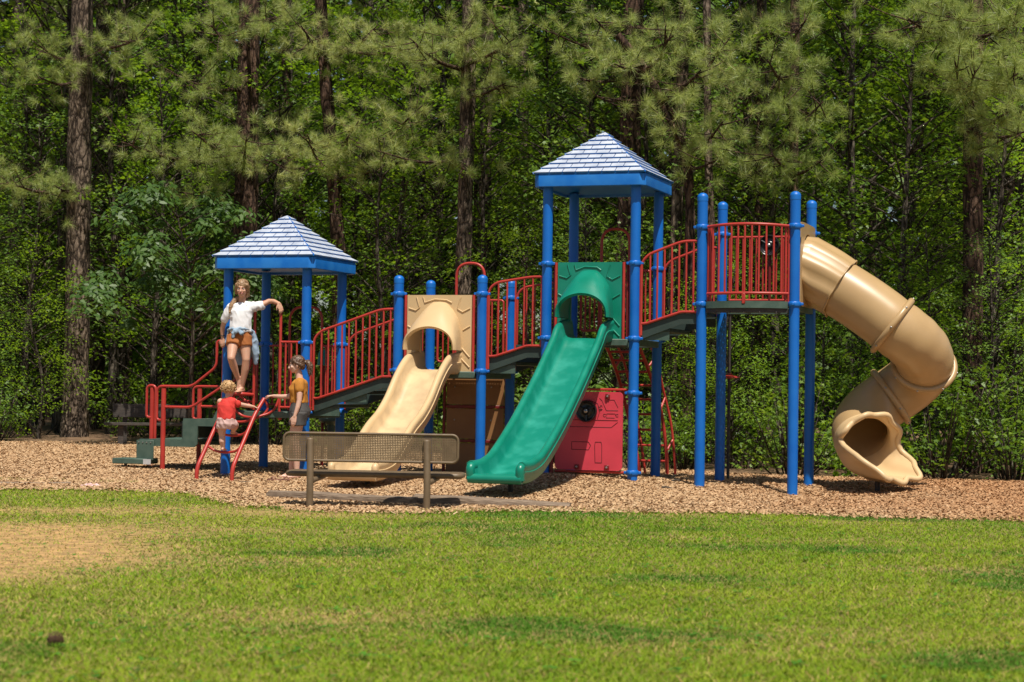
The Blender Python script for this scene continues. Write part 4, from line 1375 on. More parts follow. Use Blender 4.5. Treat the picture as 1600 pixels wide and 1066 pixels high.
PINES = 0
def pine(px, py, Y, wpx, label, boughs=(), top=None, bark='barkred', crown=0, lean=0.0, group=None, per=26, spread=0.30):
    """px,py: where the trunk meets the photograph; boughs: (start pixel, end pixel, depth of the tip, tufts, spread)"""
    global PINES
    PINES += 1
    c = at(px, py, Y)
    zb = float(gz(c[0], c[1])) - 0.05
    d = wpx * Y / 3000.0
    t = thing('pine_tree', label, 'pine tree', (c[0], Y, zb), 0, group)
    if top is None:
        pts = [V3(0, 0, -0.3), V3(0.02, 0, 2.5), V3(lean * 5, 0, 5), V3(lean * 9, 0, 9), V3(lean * 14, 0, 15)]
    else:
        pts = [V3(0, 0, -0.3)] + [at(x, y, Y) - V3(c[0], Y, zb) for x, y in top]
    obj('trunk', trunk_mesh('trunk', pts, d * 0.53, d * 0.40 if top is None else d * 0.3, bark, 18, 70, PINES * 7), t)
    wood = MB()
    ps, ds = [], []
    for bq in boughs:
        (x0, y0), (x1, y1), Yt, n, sp = bq
        a = at(x0, y0, Y) - V3(c[0], Y, zb)
        e = at(x1, y1, Yt) - V3(c[0], Y, zb)
        wood = MB()
        p_, d_ = bough_tufts(a, e, int(n * 1.1), sp * 1.02, wood, 0.03 + 0.0006 * n)
        ps.append(p_)
        ds.append(d_)
        wood.build('limb', M['barkred'], t, 180)
    if ps:
        obj('needles', np_mesh('needles', place_tufts(np.concatenate(ps), np.concatenate(ds), TUFTS), 3, M['needle']), t)
    if crown is not None:
        w_, n_ = CROWNS[crown % 3]
        o = obj('upper_crown', n_, t, (lean * 9, 0, 0))
        o.rotation_euler = (0, 0, PINES * 1.7)
        l_ = obj('crown_limb', w_, t, (lean * 9, 0, 0))
        l_.rotation_euler = (0, 0, PINES * 1.7)
    return t

pine(118, 560, 37.6, 38, 'tall grey barked pine with a flared base at the left edge of the mulch', [((117, 95), (60, 70), 35.8, 26, 0.34), ((117, 70), (225, 60), 35.5, 34, 0.38), ((117, 130), (60, 120), 36, 16, 0.28), ((117, 300), (10, 285), 35.8, 30, 0.32), ((117, 300), (85, 290), 36.4, 14, 0.3)], bark='bark', crown=0)
pine(152, 500, 44, 24, 'pale barked pine close behind the flared grey pine on the left', bark='bark', crown=1)
pine(36, 200, 45, 25, 'sunlit rough pine trunk among leaves at the far left', [((36, 40), (110, 40), 43, 22, 0.3), ((36, 110), (0, 120), 43, 14, 0.3)], bark='bark', crown=2)
pine(383, 400, 37, 37, 'thick dark red pine trunk right behind the shorter tower', [((382, 250), (190, 222), 33.8, 44, 0.30), ((382, 235), (300, 205), 33.6, 40, 0.30), ((382, 245), (385, 215), 33.8, 30, 0.30), ((382, 70), (330, 40), 35, 30, 0.4), ((382, 30), (440, 25), 35, 26, 0.38), ((382, 300), (280, 300), 35.4, 20, 0.3), ((382, 140), (280, 120), 35, 24, 0.34)], crown=1)
pine(460, 250, 41, 18, 'slim red pine leaning left above the shorter shingle roof', [((455, 205), (440, 185), 38.5, 22, 0.3), ((455, 220), (405, 260), 38.5, 18, 0.3), ((450, 60), (445, 30), 39, 22, 0.34)], top=[(475, 400), (458, 260), (446, 90), (442, -60), (440, -200)], crown=None)
pine(524, 400, 36.5, 25, 'red pine with a bend behind the right side of the shorter roof', [((520, 240), (660, 165), 33.5, 40, 0.30), ((520, 250), (560, 190), 33.4, 36, 0.30), ((522, 260), (480, 210), 33.6, 26, 0.30), ((515, 255), (415, 250), 33.8, 22, 0.26), ((512, 90), (590, 40), 34.5, 34, 0.36), ((512, 90), (470, 40), 34.5, 26, 0.34), ((524, 280), (640, 235), 34.5, 24, 0.28), ((512, 70), (650, 80), 34.5, 28, 0.34)], top=[(531, 470), (522, 290), (508, 110), (498, -60), (490, -300)], crown=None)
pine(724, 300, 33.7, 25, 'straight pine trunk between the two shingle roofs', [((726, 110), (640, 60), 32.0, 30, 0.36), ((726, 100), (805, 60), 32.0, 34, 0.36), ((727, 60), (720, 50), 31.8, 30, 0.36), ((726, 150), (790, 130), 32.4, 26, 0.34), ((724, 250), (590, 236), 32.2, 10, 0.2), ((724, 270), (700, 250), 32.9, 12, 0.25)], bark='bark', lean=0.008, crown=2)
pine(757, 350, 37.5, 21, 'sunlit pine trunk with flaking bark just right of the straight pine', bark='bark', crown=0)
pine(978, 250, 31.6, 35, 'thick pine trunk rising behind the taller shingle roof', [((985, 80), (860, 50), 29.6, 18, 0.36), ((985, 60), (930, 30), 29.4, 17, 0.36), ((985, 80), (1060, 50), 29.6, 18, 0.36), ((985, 120), (885, 115), 30.0, 13, 0.3), ((985, 40), (1120, 40), 29.6, 18, 0.36), ((985, 150), (930, 150), 30.1, 8, 0.28)], bark='barkred', crown=1, lean=0.012)
pine(1076, 330, 29.6, 20, 'crooked pine bending left behind the bridge to the tallest platform', [((1070, 240), (1130, 190), 28.2, 16, 0.3), ((1070, 230), (1050, 170), 28.0, 15, 0.28), ((1030, 160), (1095, 110), 28.2, 16, 0.32), ((1005, 100), (960, 100), 28.2, 11, 0.28), ((1030, 150), (1140, 60), 28.4, 18, 0.34), ((1072, 260), (1120, 250), 28.4, 12, 0.26), ((1010, 110), (1040, 40), 28.4, 14, 0.3)], top=[(1076, 420), (1078, 320), (1068, 235), (1030, 150), (998, 95), (965, 55)], crown=None)
pine(1048, 560, 31.0, 19, 'straight grey pine trunk seen below the bridge to the tallest platform', bark='bark', crown=2, lean=0.02)
pine(1112, 600, 29.8, 13, 'thin pale trunk leaning right between the posts of the tallest platform', bark='bark', crown=None, lean=-0.02)
pine(1186, 250, 31.5, 14, 'slim dark pine above the balcony of the tallest platform', [((1186, 170), (1160, 130), 29.0, 24, 0.34), ((1186, 60), (1215, 30), 29.5, 26, 0.36), ((1186, 270), (1180, 250), 29.5, 18, 0.28)], crown=0)
pine(1240, 220, 29.7, 16, 'dark pine with hanging needle tufts over the tube slide entrance', [((1240, 170), (1285, 160), 27.2, 16, 0.28), ((1240, 120), (1200, 95), 27.2, 18, 0.32), ((1240, 260), (1205, 240), 27.8, 14, 0.28), ((1240, 270), (1285, 250), 27.8, 12, 0.26), ((1240, 60), (1260, 30), 27.7, 15, 0.34), ((1240, 180), (1225, 150), 27.8, 15, 0.28)], crown=1)
pine(1518, 450, 27.7, 31, 'dark pine with bright needle sprays near the right edge', [((1508, 150), (1492, 95), 25.3, 24, 0.22), ((1508, 140), (1525, 110), 25.3, 20, 0.24), ((1508, 140), (1590, 115), 25.3, 30, 0.26), ((1512, 180), (1575, 175), 25.4, 22, 0.24), ((1510, 60), (1420, 30), 25.9, 36, 0.32), ((1510, 60), (1500, 25), 25.9, 36, 0.34), ((1510, 60), (1590, 35), 25.9, 36, 0.34), ((1512, 200), (1605, 205), 25.6, 18, 0.24)], bark='barkred', crown=2)
for k, (px, py, Y, wq) in enumerate([(195, 560, 43, 18), (291, 580, 41, 17), (312, 570, 46, 20), (238, 520, 50, 20), (610, 330, 50, 16), (650, 300, 47, 13), (662, 480, 52, 18), (430, 180, 49, 22), (826, 330, 46, 18), (1310, 560, 43, 20), (1360, 640, 40, 12), (1455, 560, 42, 24), (1585, 500, 39, 22), (905, 200, 49, 24), (20, 560, 50, 26), (1170, 480, 44, 18), (70, 470, 53, 22), (560, 480, 48, 16)]):
    pine(px, py, Y, wq, ('slender grey trunk' if k % 2 else 'slim brown pine trunk') + ' deep in the wood', bark='barkgrey' if k % 2 else 'bark', crown=k % 3 if k % 2 == 0 else None, lean=(-0.02, 0.015, 0.0, 0.03)[k % 4], group='dim trunks deep in the wood')

# hardwood leaves
def star_leaf():
    pts = []
    for k in range(5):
        a = R(-116 + 58 * k) + math.pi / 2
        r = (0.62, 0.92, 1.0, 0.92, 0.62)[k]
        pts.append((r * math.cos(a), r * math.sin(a)))
        if k < 4:
            a2 = a + R(29)
            pts.append((0.38 * math.cos(a2), 0.38 * math.sin(a2)))
    pts.append((0.0, -0.22))
    P = np.array(pts)
    return np.stack([P[:, 0], P[:, 1] + 0.2, -0.18 * (P[:, 0] ** 2 + P[:, 1] ** 2)], -1) * 0.5
def oval_leaf():
    P = np.array([(0, -0.5), (0.2, -0.22), (0.23, 0.05), (0.12, 0.35), (0, 0.55), (-0.12, 0.35), (-0.23, 0.05), (-0.2, -0.22)])
    return np.stack([P[:, 0], P[:, 1], -0.25 * P[:, 1] ** 2 + 0.3 * np.abs(P[:, 0])], -1)
STAR, OVAL = star_leaf(), oval_leaf()

def leaf_cloud(clusters, per, size, shape, tilt=0.45, droop=0.0, flat=0.5):
    out = []
    for (c, r) in clusters:
        n = int(per * (r / 0.6) ** 2)
        u = rng.normal(0, 1, (n, 3))
        u /= np.linalg.norm(u, axis=1)[:, None]
        pos = c + u * (r * rng.random(n) ** 0.45)[:, None] * np.array([1, 1, flat])
        pos[:, 2] -= 0.22 * ((pos[:, 0] - c[0]) ** 2 + (pos[:, 1] - c[1]) ** 2) / max(r, 0.2)
        nr = np.stack([rng.normal(0, tilt, n), rng.normal(0, tilt, n), np.ones(n)], -1)
        nr[:, 1] -= 0.35
        nr[:, :2] += u[:, :2] * droop
        Rm = rot_to(nr)
        s = size * rng.uniform(0.6, 1.25, n)
        v = np.einsum('nij,kj->nki', Rm, shape) * s[:, None, None] + pos[:, None, :]
        out.append(v)
    return np.concatenate(out)

def hardwood_variant(h, rad, ncl, per, size, shape, m, zlo, droop=0.0, tilt=0.45):
    """trunk, limbs and leaf sprays with gaps between the sprays"""
    wood = MB()
    tr = MB()
    tp = [V3(0, 0, -0.3), V3(rng.normal(0, 0.08), rng.normal(0, 0.08), h * 0.3), V3(rng.normal(0, 0.2), rng.normal(0, 0.2), h * 0.65), V3(rng.normal(0, 0.25), rng.normal(0, 0.25), h)]
    P = resample(tp, 24)
    tr.tube(P, 0.07, 9, rv=np.linspace(0.012 * h, 0.012, 24))
    cl = []
    for i in range(ncl):
        f = (i + rng.random()) / ncl
        z = zlo + (h * 1.02 - zlo) * f
        env = rad * (0.55 + 0.75 * math.sin(math.pi * min(1, 0.18 + f * 0.85)) ** 0.8) * rng.uniform(0.35, 1.05)
        az = i * 2.399 + rng.normal(0, 0.4)
        k = P[min(int(f * 0.92 * 23), 23)]
        c = V3(k[0] + env * math.cos(az), k[1] + env * math.sin(az), z + rng.normal(0, 0.12))
        r = rng.uniform(0.34, 0.68)
        cl.append((c, r))
        s0 = P[max(0, min(int((z - 0.35 * env) / h * 23), 23))]
        wood.tube(catmull([s0, (s0 + c) / 2 + V3(0, 0, 0.08), c], 4), 0.02, 5, rv=np.linspace(0.022, 0.005, 9))
    v = leaf_cloud(cl, per, size, shape, tilt, droop)
    return tr.mesh('trunk', M['barkgrey'], 180), wood.mesh('limb', M['barkgrey'], 180), np_mesh('crown', v, v.shape[1], M[m])

HW = [hardwood_variant(8.5, 1.5, 60, 84, 0.125, STAR, 'leaf', 1.2),
      hardwood_variant(7.5, 1.35, 52, 84, 0.12, STAR, 'leaf', 0.7),
      hardwood_variant(10.0, 1.8, 72, 80, 0.135, STAR, 'leaf', 1.8),
      hardwood_variant(6.0, 1.2, 44, 110, 0.085, OVAL, 'leafyellow', 0.6),
      hardwood_variant(9.0, 1.6, 60, 76, 0.13, STAR, 'leafyellow', 1.0),
      hardwood_variant(4.6, 1.5, 36, 190, 0.13, OVAL, 'leafbig', 2.2, 1.2, 0.4),
      hardwood_variant(13.5, 2.6, 90, 40, 0.24, STAR, 'leaf', 5.0)]
def hardwood(kind, x, y, s, rz, label, group=None):
    t = thing('leafy_tree', label, 'leafy tree', (x, y, 0.0), rz, group)
    t.scale = (s, s, s)
    for nme, me in zip(('trunk', 'limb', 'crown'), HW[kind]):
        obj(nme, me, t)
    return t

special = [(5, at(292, 500, 35.2), 1.0, 0.4, 'tree with large drooping dark leaves left of the shorter tower'),
           (0, at(1395, 500, 28.6), 0.86, 2.0, 'star leaved sweetgum tree right behind the spiral tube slide'),
           (4, at(1560, 560, 27.6), 0.72, 4.0, 'bright star leaved young tree at the right edge beside the dark pine'),
           (3, at(1140, 640, 28.0), 0.50, 1.0, 'low leafy sapling behind the legs of the tallest platform'),
           (3, at(60, 600, 36.8), 0.62, 2.6, 'yellow green sapling at the left edge of the wood beside the flared pine'),
           (1, at(600, 600, 34.8), 0.80, 5.0, 'leafy young tree behind the first bridge of the play structure'),
           (4, at(650, 400, 38.5), 1.0, 3.1, 'sunlit yellow green tree above the tan wave slide')]
for k, c, s, rz, lab in special:
    hardwood(k, c[0], c[1], s, rz, lab)
spots = []
def ok(x, y, dmin):
    return all((x - a) ** 2 + (y - b) ** 2 > dmin * dmin for a, b in spots)
rows = [(1.2, 1.35, (0, 1, 3, 4)), (3.2, 1.5, (0, 1, 2, 4)), (5.6, 1.7, (0, 2, 4, 1)), (8.6, 2.0, (2, 0, 4, 2)), (12.5, 2.4, (2, 4, 2, 0)), (17.5, 3.0, (2, 2, 4, 2))]
for ri, (dy, sp, kinds) in enumerate(rows):
    bx = -15.0
    while bx < 15.0:
        x = bx + rng.normal(0, sp * 0.25)
        y = float(np.interp(x, BX, BY)) + dy + rng.normal(0, 0.45 + 0.1 * dy) + 3.4 * float(np.clip((x + 1.5) / 1.5, 0, 1))
        bx += sp * rng.uniform(0.85, 1.25)
        if ri == 0 and rng.random() < 0.22:
            continue
        if abs(x) > y * 0.33 + 1.0:
            continue
        if math.hypot(x - at(118, 560, 37.6)[0], y - 37.4) < 1.0 and y < 38:
            continue
        k = kinds[int(rng.integers(0, 4))]
        hardwood(k, x, y, rng.uniform(0.78, 1.15), rng.uniform(0, 6.28), (('yellow green front hardwood' if k > 2 else 'dark front hardwood') if ri < 2 else 'leafy hardwood standing back in the shade of the wood'), 'hardwoods along the front of the wood' if ri < 2 else 'hardwoods deeper in the wood')
        spots.append((x, y))
bx = -0.6
k = 0
while bx < 9.5:
    x = bx + rng.normal(0, 0.12)
    y = float(np.interp(x, BX, BY)) + rng.uniform(0.9, 3.4)
    hardwood((3, 1, 0, 1)[k % 4], x, y, rng.uniform(0.30, 0.55), rng.uniform(0, 6.28), ('yellow green sapling', 'dark star leaved sapling')[min(k % 4, 1)] + '', 'saplings at the front of the wood')
    bx += rng.uniform(0.55, 0.95)
    k += 1
for k in range(12):
    x = -12 + 24 * k / 11 + rng.normal(0, 0.6)
    y = float(np.interp(x, BX, BY)) + (7 if k % 2 else 12) + rng.normal(0, 1.2)
    hardwood(6, x, y, rng.uniform(0.9, 1.25), rng.uniform(0, 6.28), 'tall hardwood whose crown closes the top of the wood', 'tall hardwoods of the wood')

# bushes along the edge of the mulch
def bush_variant(n, per, size, shape, m, rad, h):
    cl = []
    for i in range(n):
        a, r = rng.uniform(0, 6.28), rad * math.sqrt(rng.random())
        cl.append((V3(r * math.cos(a), r * math.sin(a), h * rng.uniform(0.15, 1.0)), rng.uniform(0.22, 0.42)))
    v = leaf_cloud(cl, per, size, shape, 0.55, 0.3, 0.8)
    st = MB()
    for c, r in cl:
        st.tube([V3(c[0] * 0.25, c[1] * 0.25, -0.1), V3(c[0] * 0.7, c[1] * 0.7, c[2] * 0.6), c], 0.012, 5, rv=[0.014, 0.01, 0.005])
    return st.mesh('stem', M['barkgrey'], 180), np_mesh('foliage', v, v.shape[1], M[m])
BU = [bush_variant(22, 120, 0.085, OVAL, 'leaf', 0.7, 1.2), bush_variant(16, 120, 0.075, OVAL, 'leafyellow', 0.6, 0.8), bush_variant(26, 110, 0.11, STAR, 'leaf', 0.85, 1.6), bush_variant(14, 120, 0.085, OVAL, 'leafyellow', 0.55, 0.55)]
bx = -14.5
i = 0
while bx < 14.5:
    for dy in (0.5, 1.7):
        x = bx + rng.normal(0, 0.2)
        y = float(np.interp(x, BX, BY)) + dy + rng.normal(0, 0.25)
        if abs(x) > y * 0.32 + 1 or (dy < 1 and rng.random() < 0.25) or math.hypot(x + 8.6, y - 37.3) < 1.1:
            continue
        if -8.2 < x < -4.6 and y < 37.4:
            continue
        k = int(rng.integers(0, 4))
        t = thing('bush', ('dark green bush', 'low yellow green bush', 'tall star leaved bush', 'very low pale bush')[k] + ' at the mulch edge', 'bush', (x, y, 0), rng.uniform(0, 6.28), 'bushes along the back of the mulch')
        s = rng.uniform(0.7, 1.15)
        t.scale = (s, s, s)
        for nme, me in zip(('stem', 'foliage'), BU[k]):
            obj(nme, me, t)
        i += 1
    bx += rng.uniform(0.62, 0.95)

# tell neighbours apart by what they stand behind
MARKS = [(-1e9, 'at the left edge'), (100, 'by the flared pine'), (190, 'behind the old dark bench'), (335, 'behind the shorter shingled tower'), (555, 'behind the first bridge'), (640, 'behind the tan wave slide'), (765, 'behind the second bridge'), (850, 'behind the taller shingled tower'), (1005, 'behind the third bridge'), (1095, 'behind the tallest platform'), (1255, 'behind the straight tube'), (1400, 'behind the tube bend'), (1505, 'at the right edge')]
ORD = ['leftmost', 'second from left', 'third from left', 'fourth from left', 'fifth from left', 'sixth from left', 'seventh from left', 'eighth from left']
def name_apart(group):
    by = {}
    for o in C.objects:
        if o.get('group') == group and o.parent is None:
            px = 800 + 3000 * o.location.x / o.location.y
            mk = [m for q, m in MARKS if q <= px][-1]
            by.setdefault((o['label'], mk), []).append(o)
    for (lab, mk), os_ in by.items():
        os_.sort(key=lambda q: q.location.x / q.location.y)
        for k, o in enumerate(os_):
            o['label'] = (lab + ' ' + mk) if len(os_) == 1 else (ORD[min(k, 7)] + ' ' + lab + ' ' + mk)

# the far side of the wood reads as one mass of leaves
N = 52000
y = rng.uniform(56, 84, N)
x = rng.uniform(-1, 1, N) * (y * 0.42 + 4)
z = rng.uniform(-0.2, 24, N)
k = noise2(x, z, 0.22, 91) + 0.5 * noise2(y, x, 0.2, 92) > -0.35
x, y, z = x[k], y[k], z[k]
nr = np.stack([rng.normal(0, 0.6, len(x)), rng.normal(-0.5, 0.5, len(x)), np.ones(len(x))], -1)
v = np.einsum('nij,kj->nki', rot_to(nr), OVAL) * rng.uniform(0.7, 1.5, len(x))[:, None, None] + np.stack([x, y, z], -1)[:, None, :]
tag(obj('distant_woods', np_mesh('distant_woods', v, v.shape[1], M['leaf'])), 'far depth of the wood filling the gaps between trunks', 'woods', None, 'stuff')

# old dark bench against the trees
c = l2w(-6.0, 9.0)
bl, br = at(178, 692, 35.2), at(312, 692, 35.6)
ob = thing('old_bench', 'weathered dark wooden bench in the shade at the back of the mulch', 'bench', ((bl[0] + br[0]) / 2, 35.4, 0.0), math.atan2(0.4, br[0] - bl[0]))
hw = (br[0] - bl[0]) / 2 + 0.05
MB().box((0, 0.12, 0.62), (2 * hw, 0.05, 0.25), 0, 0, 0.008).build('backrest', M['oldwood'], ob)
for k in range(2):
    MB().box((-0.12, -0.16 - 0.17 * k, 0.385), (2 * hw + 0.1, 0.155, 0.05), 0, 0, 0.006).build('seat_plank', M['oldwood'], ob)
for sx in (-1, 1):
    MB().box((sx * hw * 0.72 - 0.1, -0.26, 0.12), (0.10, 0.10, 0.47), 0, 0, 0.006).build('leg', M['oldwood'], ob)
    MB().box((sx * hw * 0.72, 0.17, 0.26), (0.09, 0.05, 0.95), 0, 0, 0.006).build('leg', M['oldwood'], ob)

name_apart('hardwoods along the front of the wood')
name_apart('saplings at the front of the wood')
name_apart('bushes along the back of the mulch')
name_apart('dim trunks deep in the wood')

# ------------------------------------------------------------------ bench, border timbers, small things
bn = thing('park_bench', 'brown perforated metal bench seen from behind at the edge of the lawn', 'bench', (-1.335, 18.28, 0), -0.085)
nx, nz_ = 104, 15
pw, ph = 1.665, 0.245
vs, fs = perforated(nx, nz_, 0.016, 0.0035, 0.003)
ox, oz = -nx * 0.016 / 2, 0.585 - nz_ * 0.016 / 2
me = bpy.data.meshes.new('backrest')
me.from_pydata([(v[0] + ox, 0.035 + v[2] - 0.0 + 0.02 * math.sin((v[1]) * 12.7) * 0, v[1] + oz) for v in vs], [], fs)
me.materials.append(M['bench'])
me.update()
br_ = obj('backrest', me, bn)
rim = [V3(x, 0.033, z) for x, z in rounded(-pw / 2 - 0.005, pw / 2 + 0.005, 0.585 - ph / 2 - 0.008, 0.585 + ph / 2 + 0.008, 0.055, 7)]
MB().tube(rim, 0.013, 10, closed=True).build('backrest_rim', M['bench'], br_, 60)
vs, fs = perforated(nx, 18, 0.016, 0.0035, 0.003)
me = bpy.data.meshes.new('seat')
me.from_pydata([(v[0] + ox, v[1] + 0.24, v[2] + 0.345) for v in vs], [], fs)
me.materials.append(M['bench'])
me.update()
se = obj('seat', me, bn)
MB().tube([V3(x, y, 0.318) for x, y in rounded(-pw / 2 - 0.005, pw / 2 + 0.005, 0.23, 0.54, 0.05, 6)], 0.028, 10, closed=True).build('seat_rim', M['bench'], se, 60)
for sx in (-0.56, 0.56):
    lg = MB().tube(fillet([V3(sx - 0.005, -0.06, -0.3), V3(sx, -0.06, 0.27), V3(sx - 0.02, 0.008, 0.655)], 0.12, 6), 0.033, 14).build('leg', M['bench'], bn, 60)
    bar('seat_arm', fillet([V3(sx, -0.05, 0.26), V3(sx + 0.03, 0.10, 0.275), V3(sx + 0.03, 0.50, 0.285)], 0.08), 0.026, lg, 'bench')
    MB().lathe([(0.034, -0.008), (0.034, 0.006), (0.025, 0.014), (0, 0.016)], (sx - 0.02, 0.008, 0.655), 14).build('leg_cap', M['bench'], lg, 60)
    for z in (0.53, 0.63):
        k = MB().lathe([(0.008, 0), (0.007, 0.006), (0, 0.008)], n=8)
        k.v = [(sx - 0.012 + a, -0.048 + (z - 0.45) * 0.17 - c, z - 0.03 + b2) for a, b2, c in k.v]
        k.build('bolt', M['steel'], lg, 60)

def timber(p, q, h, wd, label, seed, z0=0.0):
    p, q = V3(*p), V3(*q)
    ln = np.linalg.norm(q - p)
    a = math.atan2(q[1] - p[1], q[0] - p[0])
    n = 40
    G = []
    for i in range(n):
        t = i / (n - 1)
        x = -ln / 2 + ln * t
        row = []
        for (yy, zz) in ((-1, -1), (-1, -0.3), (-1, 0.5), (-0.85, 0.9), (-0.4, 1), (0.2, 1), (0.8, 0.95), (1, 0.6), (1, -0.3), (1, -1)):
            k = vnoise(np.array([x * 3 + seed, yy * 2.0, zz * 2.0]), seed) * 0.13 + vnoise(np.array([x * 11 + seed, yy * 3, zz * 3]), seed) * 0.07
            row.append((x + (0.02 * vnoise(np.array([yy * 3., zz * 3., seed * 1.])) if i in (0, n - 1) else 0), yy * wd / 2 * (1 + k), zz * h / 2 * (1 + k * 1.2)))
        G.append(row)
    b = MB().grid(G, 0, True)
    b.f += [tuple(range(10)), tuple((n - 1) * 10 + j for j in range(9, -1, -1))]
    b.m += [0, 0]
    o = b.build('border_timber', M['timber'], None, 40)
    o.location = ((p[0] + q[0]) / 2, (p[1] + q[1]) / 2, h / 2 - 0.045 + z0)
    o.rotation_euler = (0.05 * seed % 0.1, 0.03 if seed == 5 else 0.0, a)
    tag(o, label, 'timber', 'border timbers of the mulch bed')
timber((-2.45, 19.75, 0), (-0.93, 18.88, 0), 0.13, 0.15, 'weathered border timber lying behind the left and middle of the park bench', 3)
timber((-0.95, 19.0, 0), (0.60, 18.85, 0), 0.125, 0.15, 'weathered border timber running right from behind the park bench', 5)
timber((-6.3, 21.35, 0), (-4.95, 21.75, 0), 0.09, 0.14, 'thin dark border timber half sunk in grass at the left edge', 8, -0.015)

M['pink'] = mat('pink_cloth', (0.55, 0.33, 0.31), (0.70, 0.50, 0.47), 20, 0.8)
M['flip'] = mat('sandal_brown', (0.22, 0.10, 0.07), (0.30, 0.15, 0.10), 20, 0.7)
G = []
a = np.arange(24) / 24 * 2 * math.pi
for r, z in ((1.0, 0.0), (1.02, 0.02), (0.85, 0.045), (0.55, 0.06), (0.25, 0.05), (0.02, 0.055)):
    k = 1 + 0.22 * np.sin(a * 3 + r * 4) + 0.12 * np.sin(a * 7)
    G.append(np.stack([0.15 * r * k * np.cos(a), 0.08 * r * k * np.sin(a), z * (1 + 0.5 * np.sin(a * 5 + r * 9))], -1))
o = MB().grid(G, 0, True).build('crumpled_cloth', M['pink'], None, 60)
o.location = (-4.62, 21.25, -0.01)
o.scale = (0.8, 0.8, 0.7)
tag(o, 'small crumpled pink cloth lying on the grass edge at the left', 'cloth')
M['cone'] = mat('pine_cone_brown', (0.07, 0.035, 0.018), (0.13, 0.07, 0.035), 30, 0.85)
pc = MB()
for k in range(90):
    t = k / 90
    az = k * 2.4
    r = 0.036 * math.sin(math.pi * (0.12 + 0.85 * t)) ** 0.8
    c = V3((t - 0.5) * 0.085, r * math.cos(az), r * math.sin(az) + 0.034)
    d = unit(V3(0.5, math.cos(az), math.sin(az)))
    s2 = unit(np.cross(d, V3(1, 0, 0)))
    pc.add([c - s2 * 0.007, c + s2 * 0.007, c + d * 0.016 + s2 * 0.006, c + d * 0.016 - s2 * 0.006], [(0, 1, 2, 3)])
pc.tube([V3(-0.04, 0, 0.034), V3(0, 0, 0.034), V3(0.042, 0, 0.034)], 0.02, 8, rv=[0.015, 0.028, 0.006])
o = pc.build('pine_cone', M['cone'], None, 20)
o.location = (-2.04, 8.68, 0.002)
o.scale = (0.8, 0.8, 0.8)
o.rotation_euler = (0, 0, 0.5)
tag(o, 'dark brown pine cone lying in the grass at the lower left', 'pine cone')

# dropped sticks on the mulch
for k, (lx, ly, ln, az) in enumerate(((0.45, -1.5, 0.34, 0.35), (0.95, -1.25, 0.3, 0.7), (6.35, -1.15, 0.12, -0.5), (6.1, 0.35, 0.12, 0.2))):
    p = l2w(lx, ly)
    pts = [V3(-ln / 2, 0, 0), V3(-ln * 0.1, 0.02 * ln, 0.01), V3(ln * 0.2, -0.04 * ln, 0.006), V3(ln / 2, 0.05 * ln, 0.0)]
    o = MB().tube(catmull(pts, 4), 0.011, 7, rv=np.linspace(0.013, 0.006, 13)).build('stick', M['barkgrey'], None, 60)
    o.location = (p[0], p[1], float(gz(p[0], p[1])) + 0.03)
    o.rotation_euler = (0, 0, az)
    tag(o, ('long dark stick on the mulch in front of the red arched ladder', 'dark stick on the mulch right of the red arched ladder', 'short chunk of wood on the mulch left of the balcony posts', 'small dark lump of wood beside the tallest platform')[k], 'stick')

# ------------------------------------------------------------------ people
def sphere_pts(n=14, m=9):
    a = np.arange(n) / n * 2 * math.pi
    return a, np.linspace(-math.pi / 2, math.pi / 2, m)

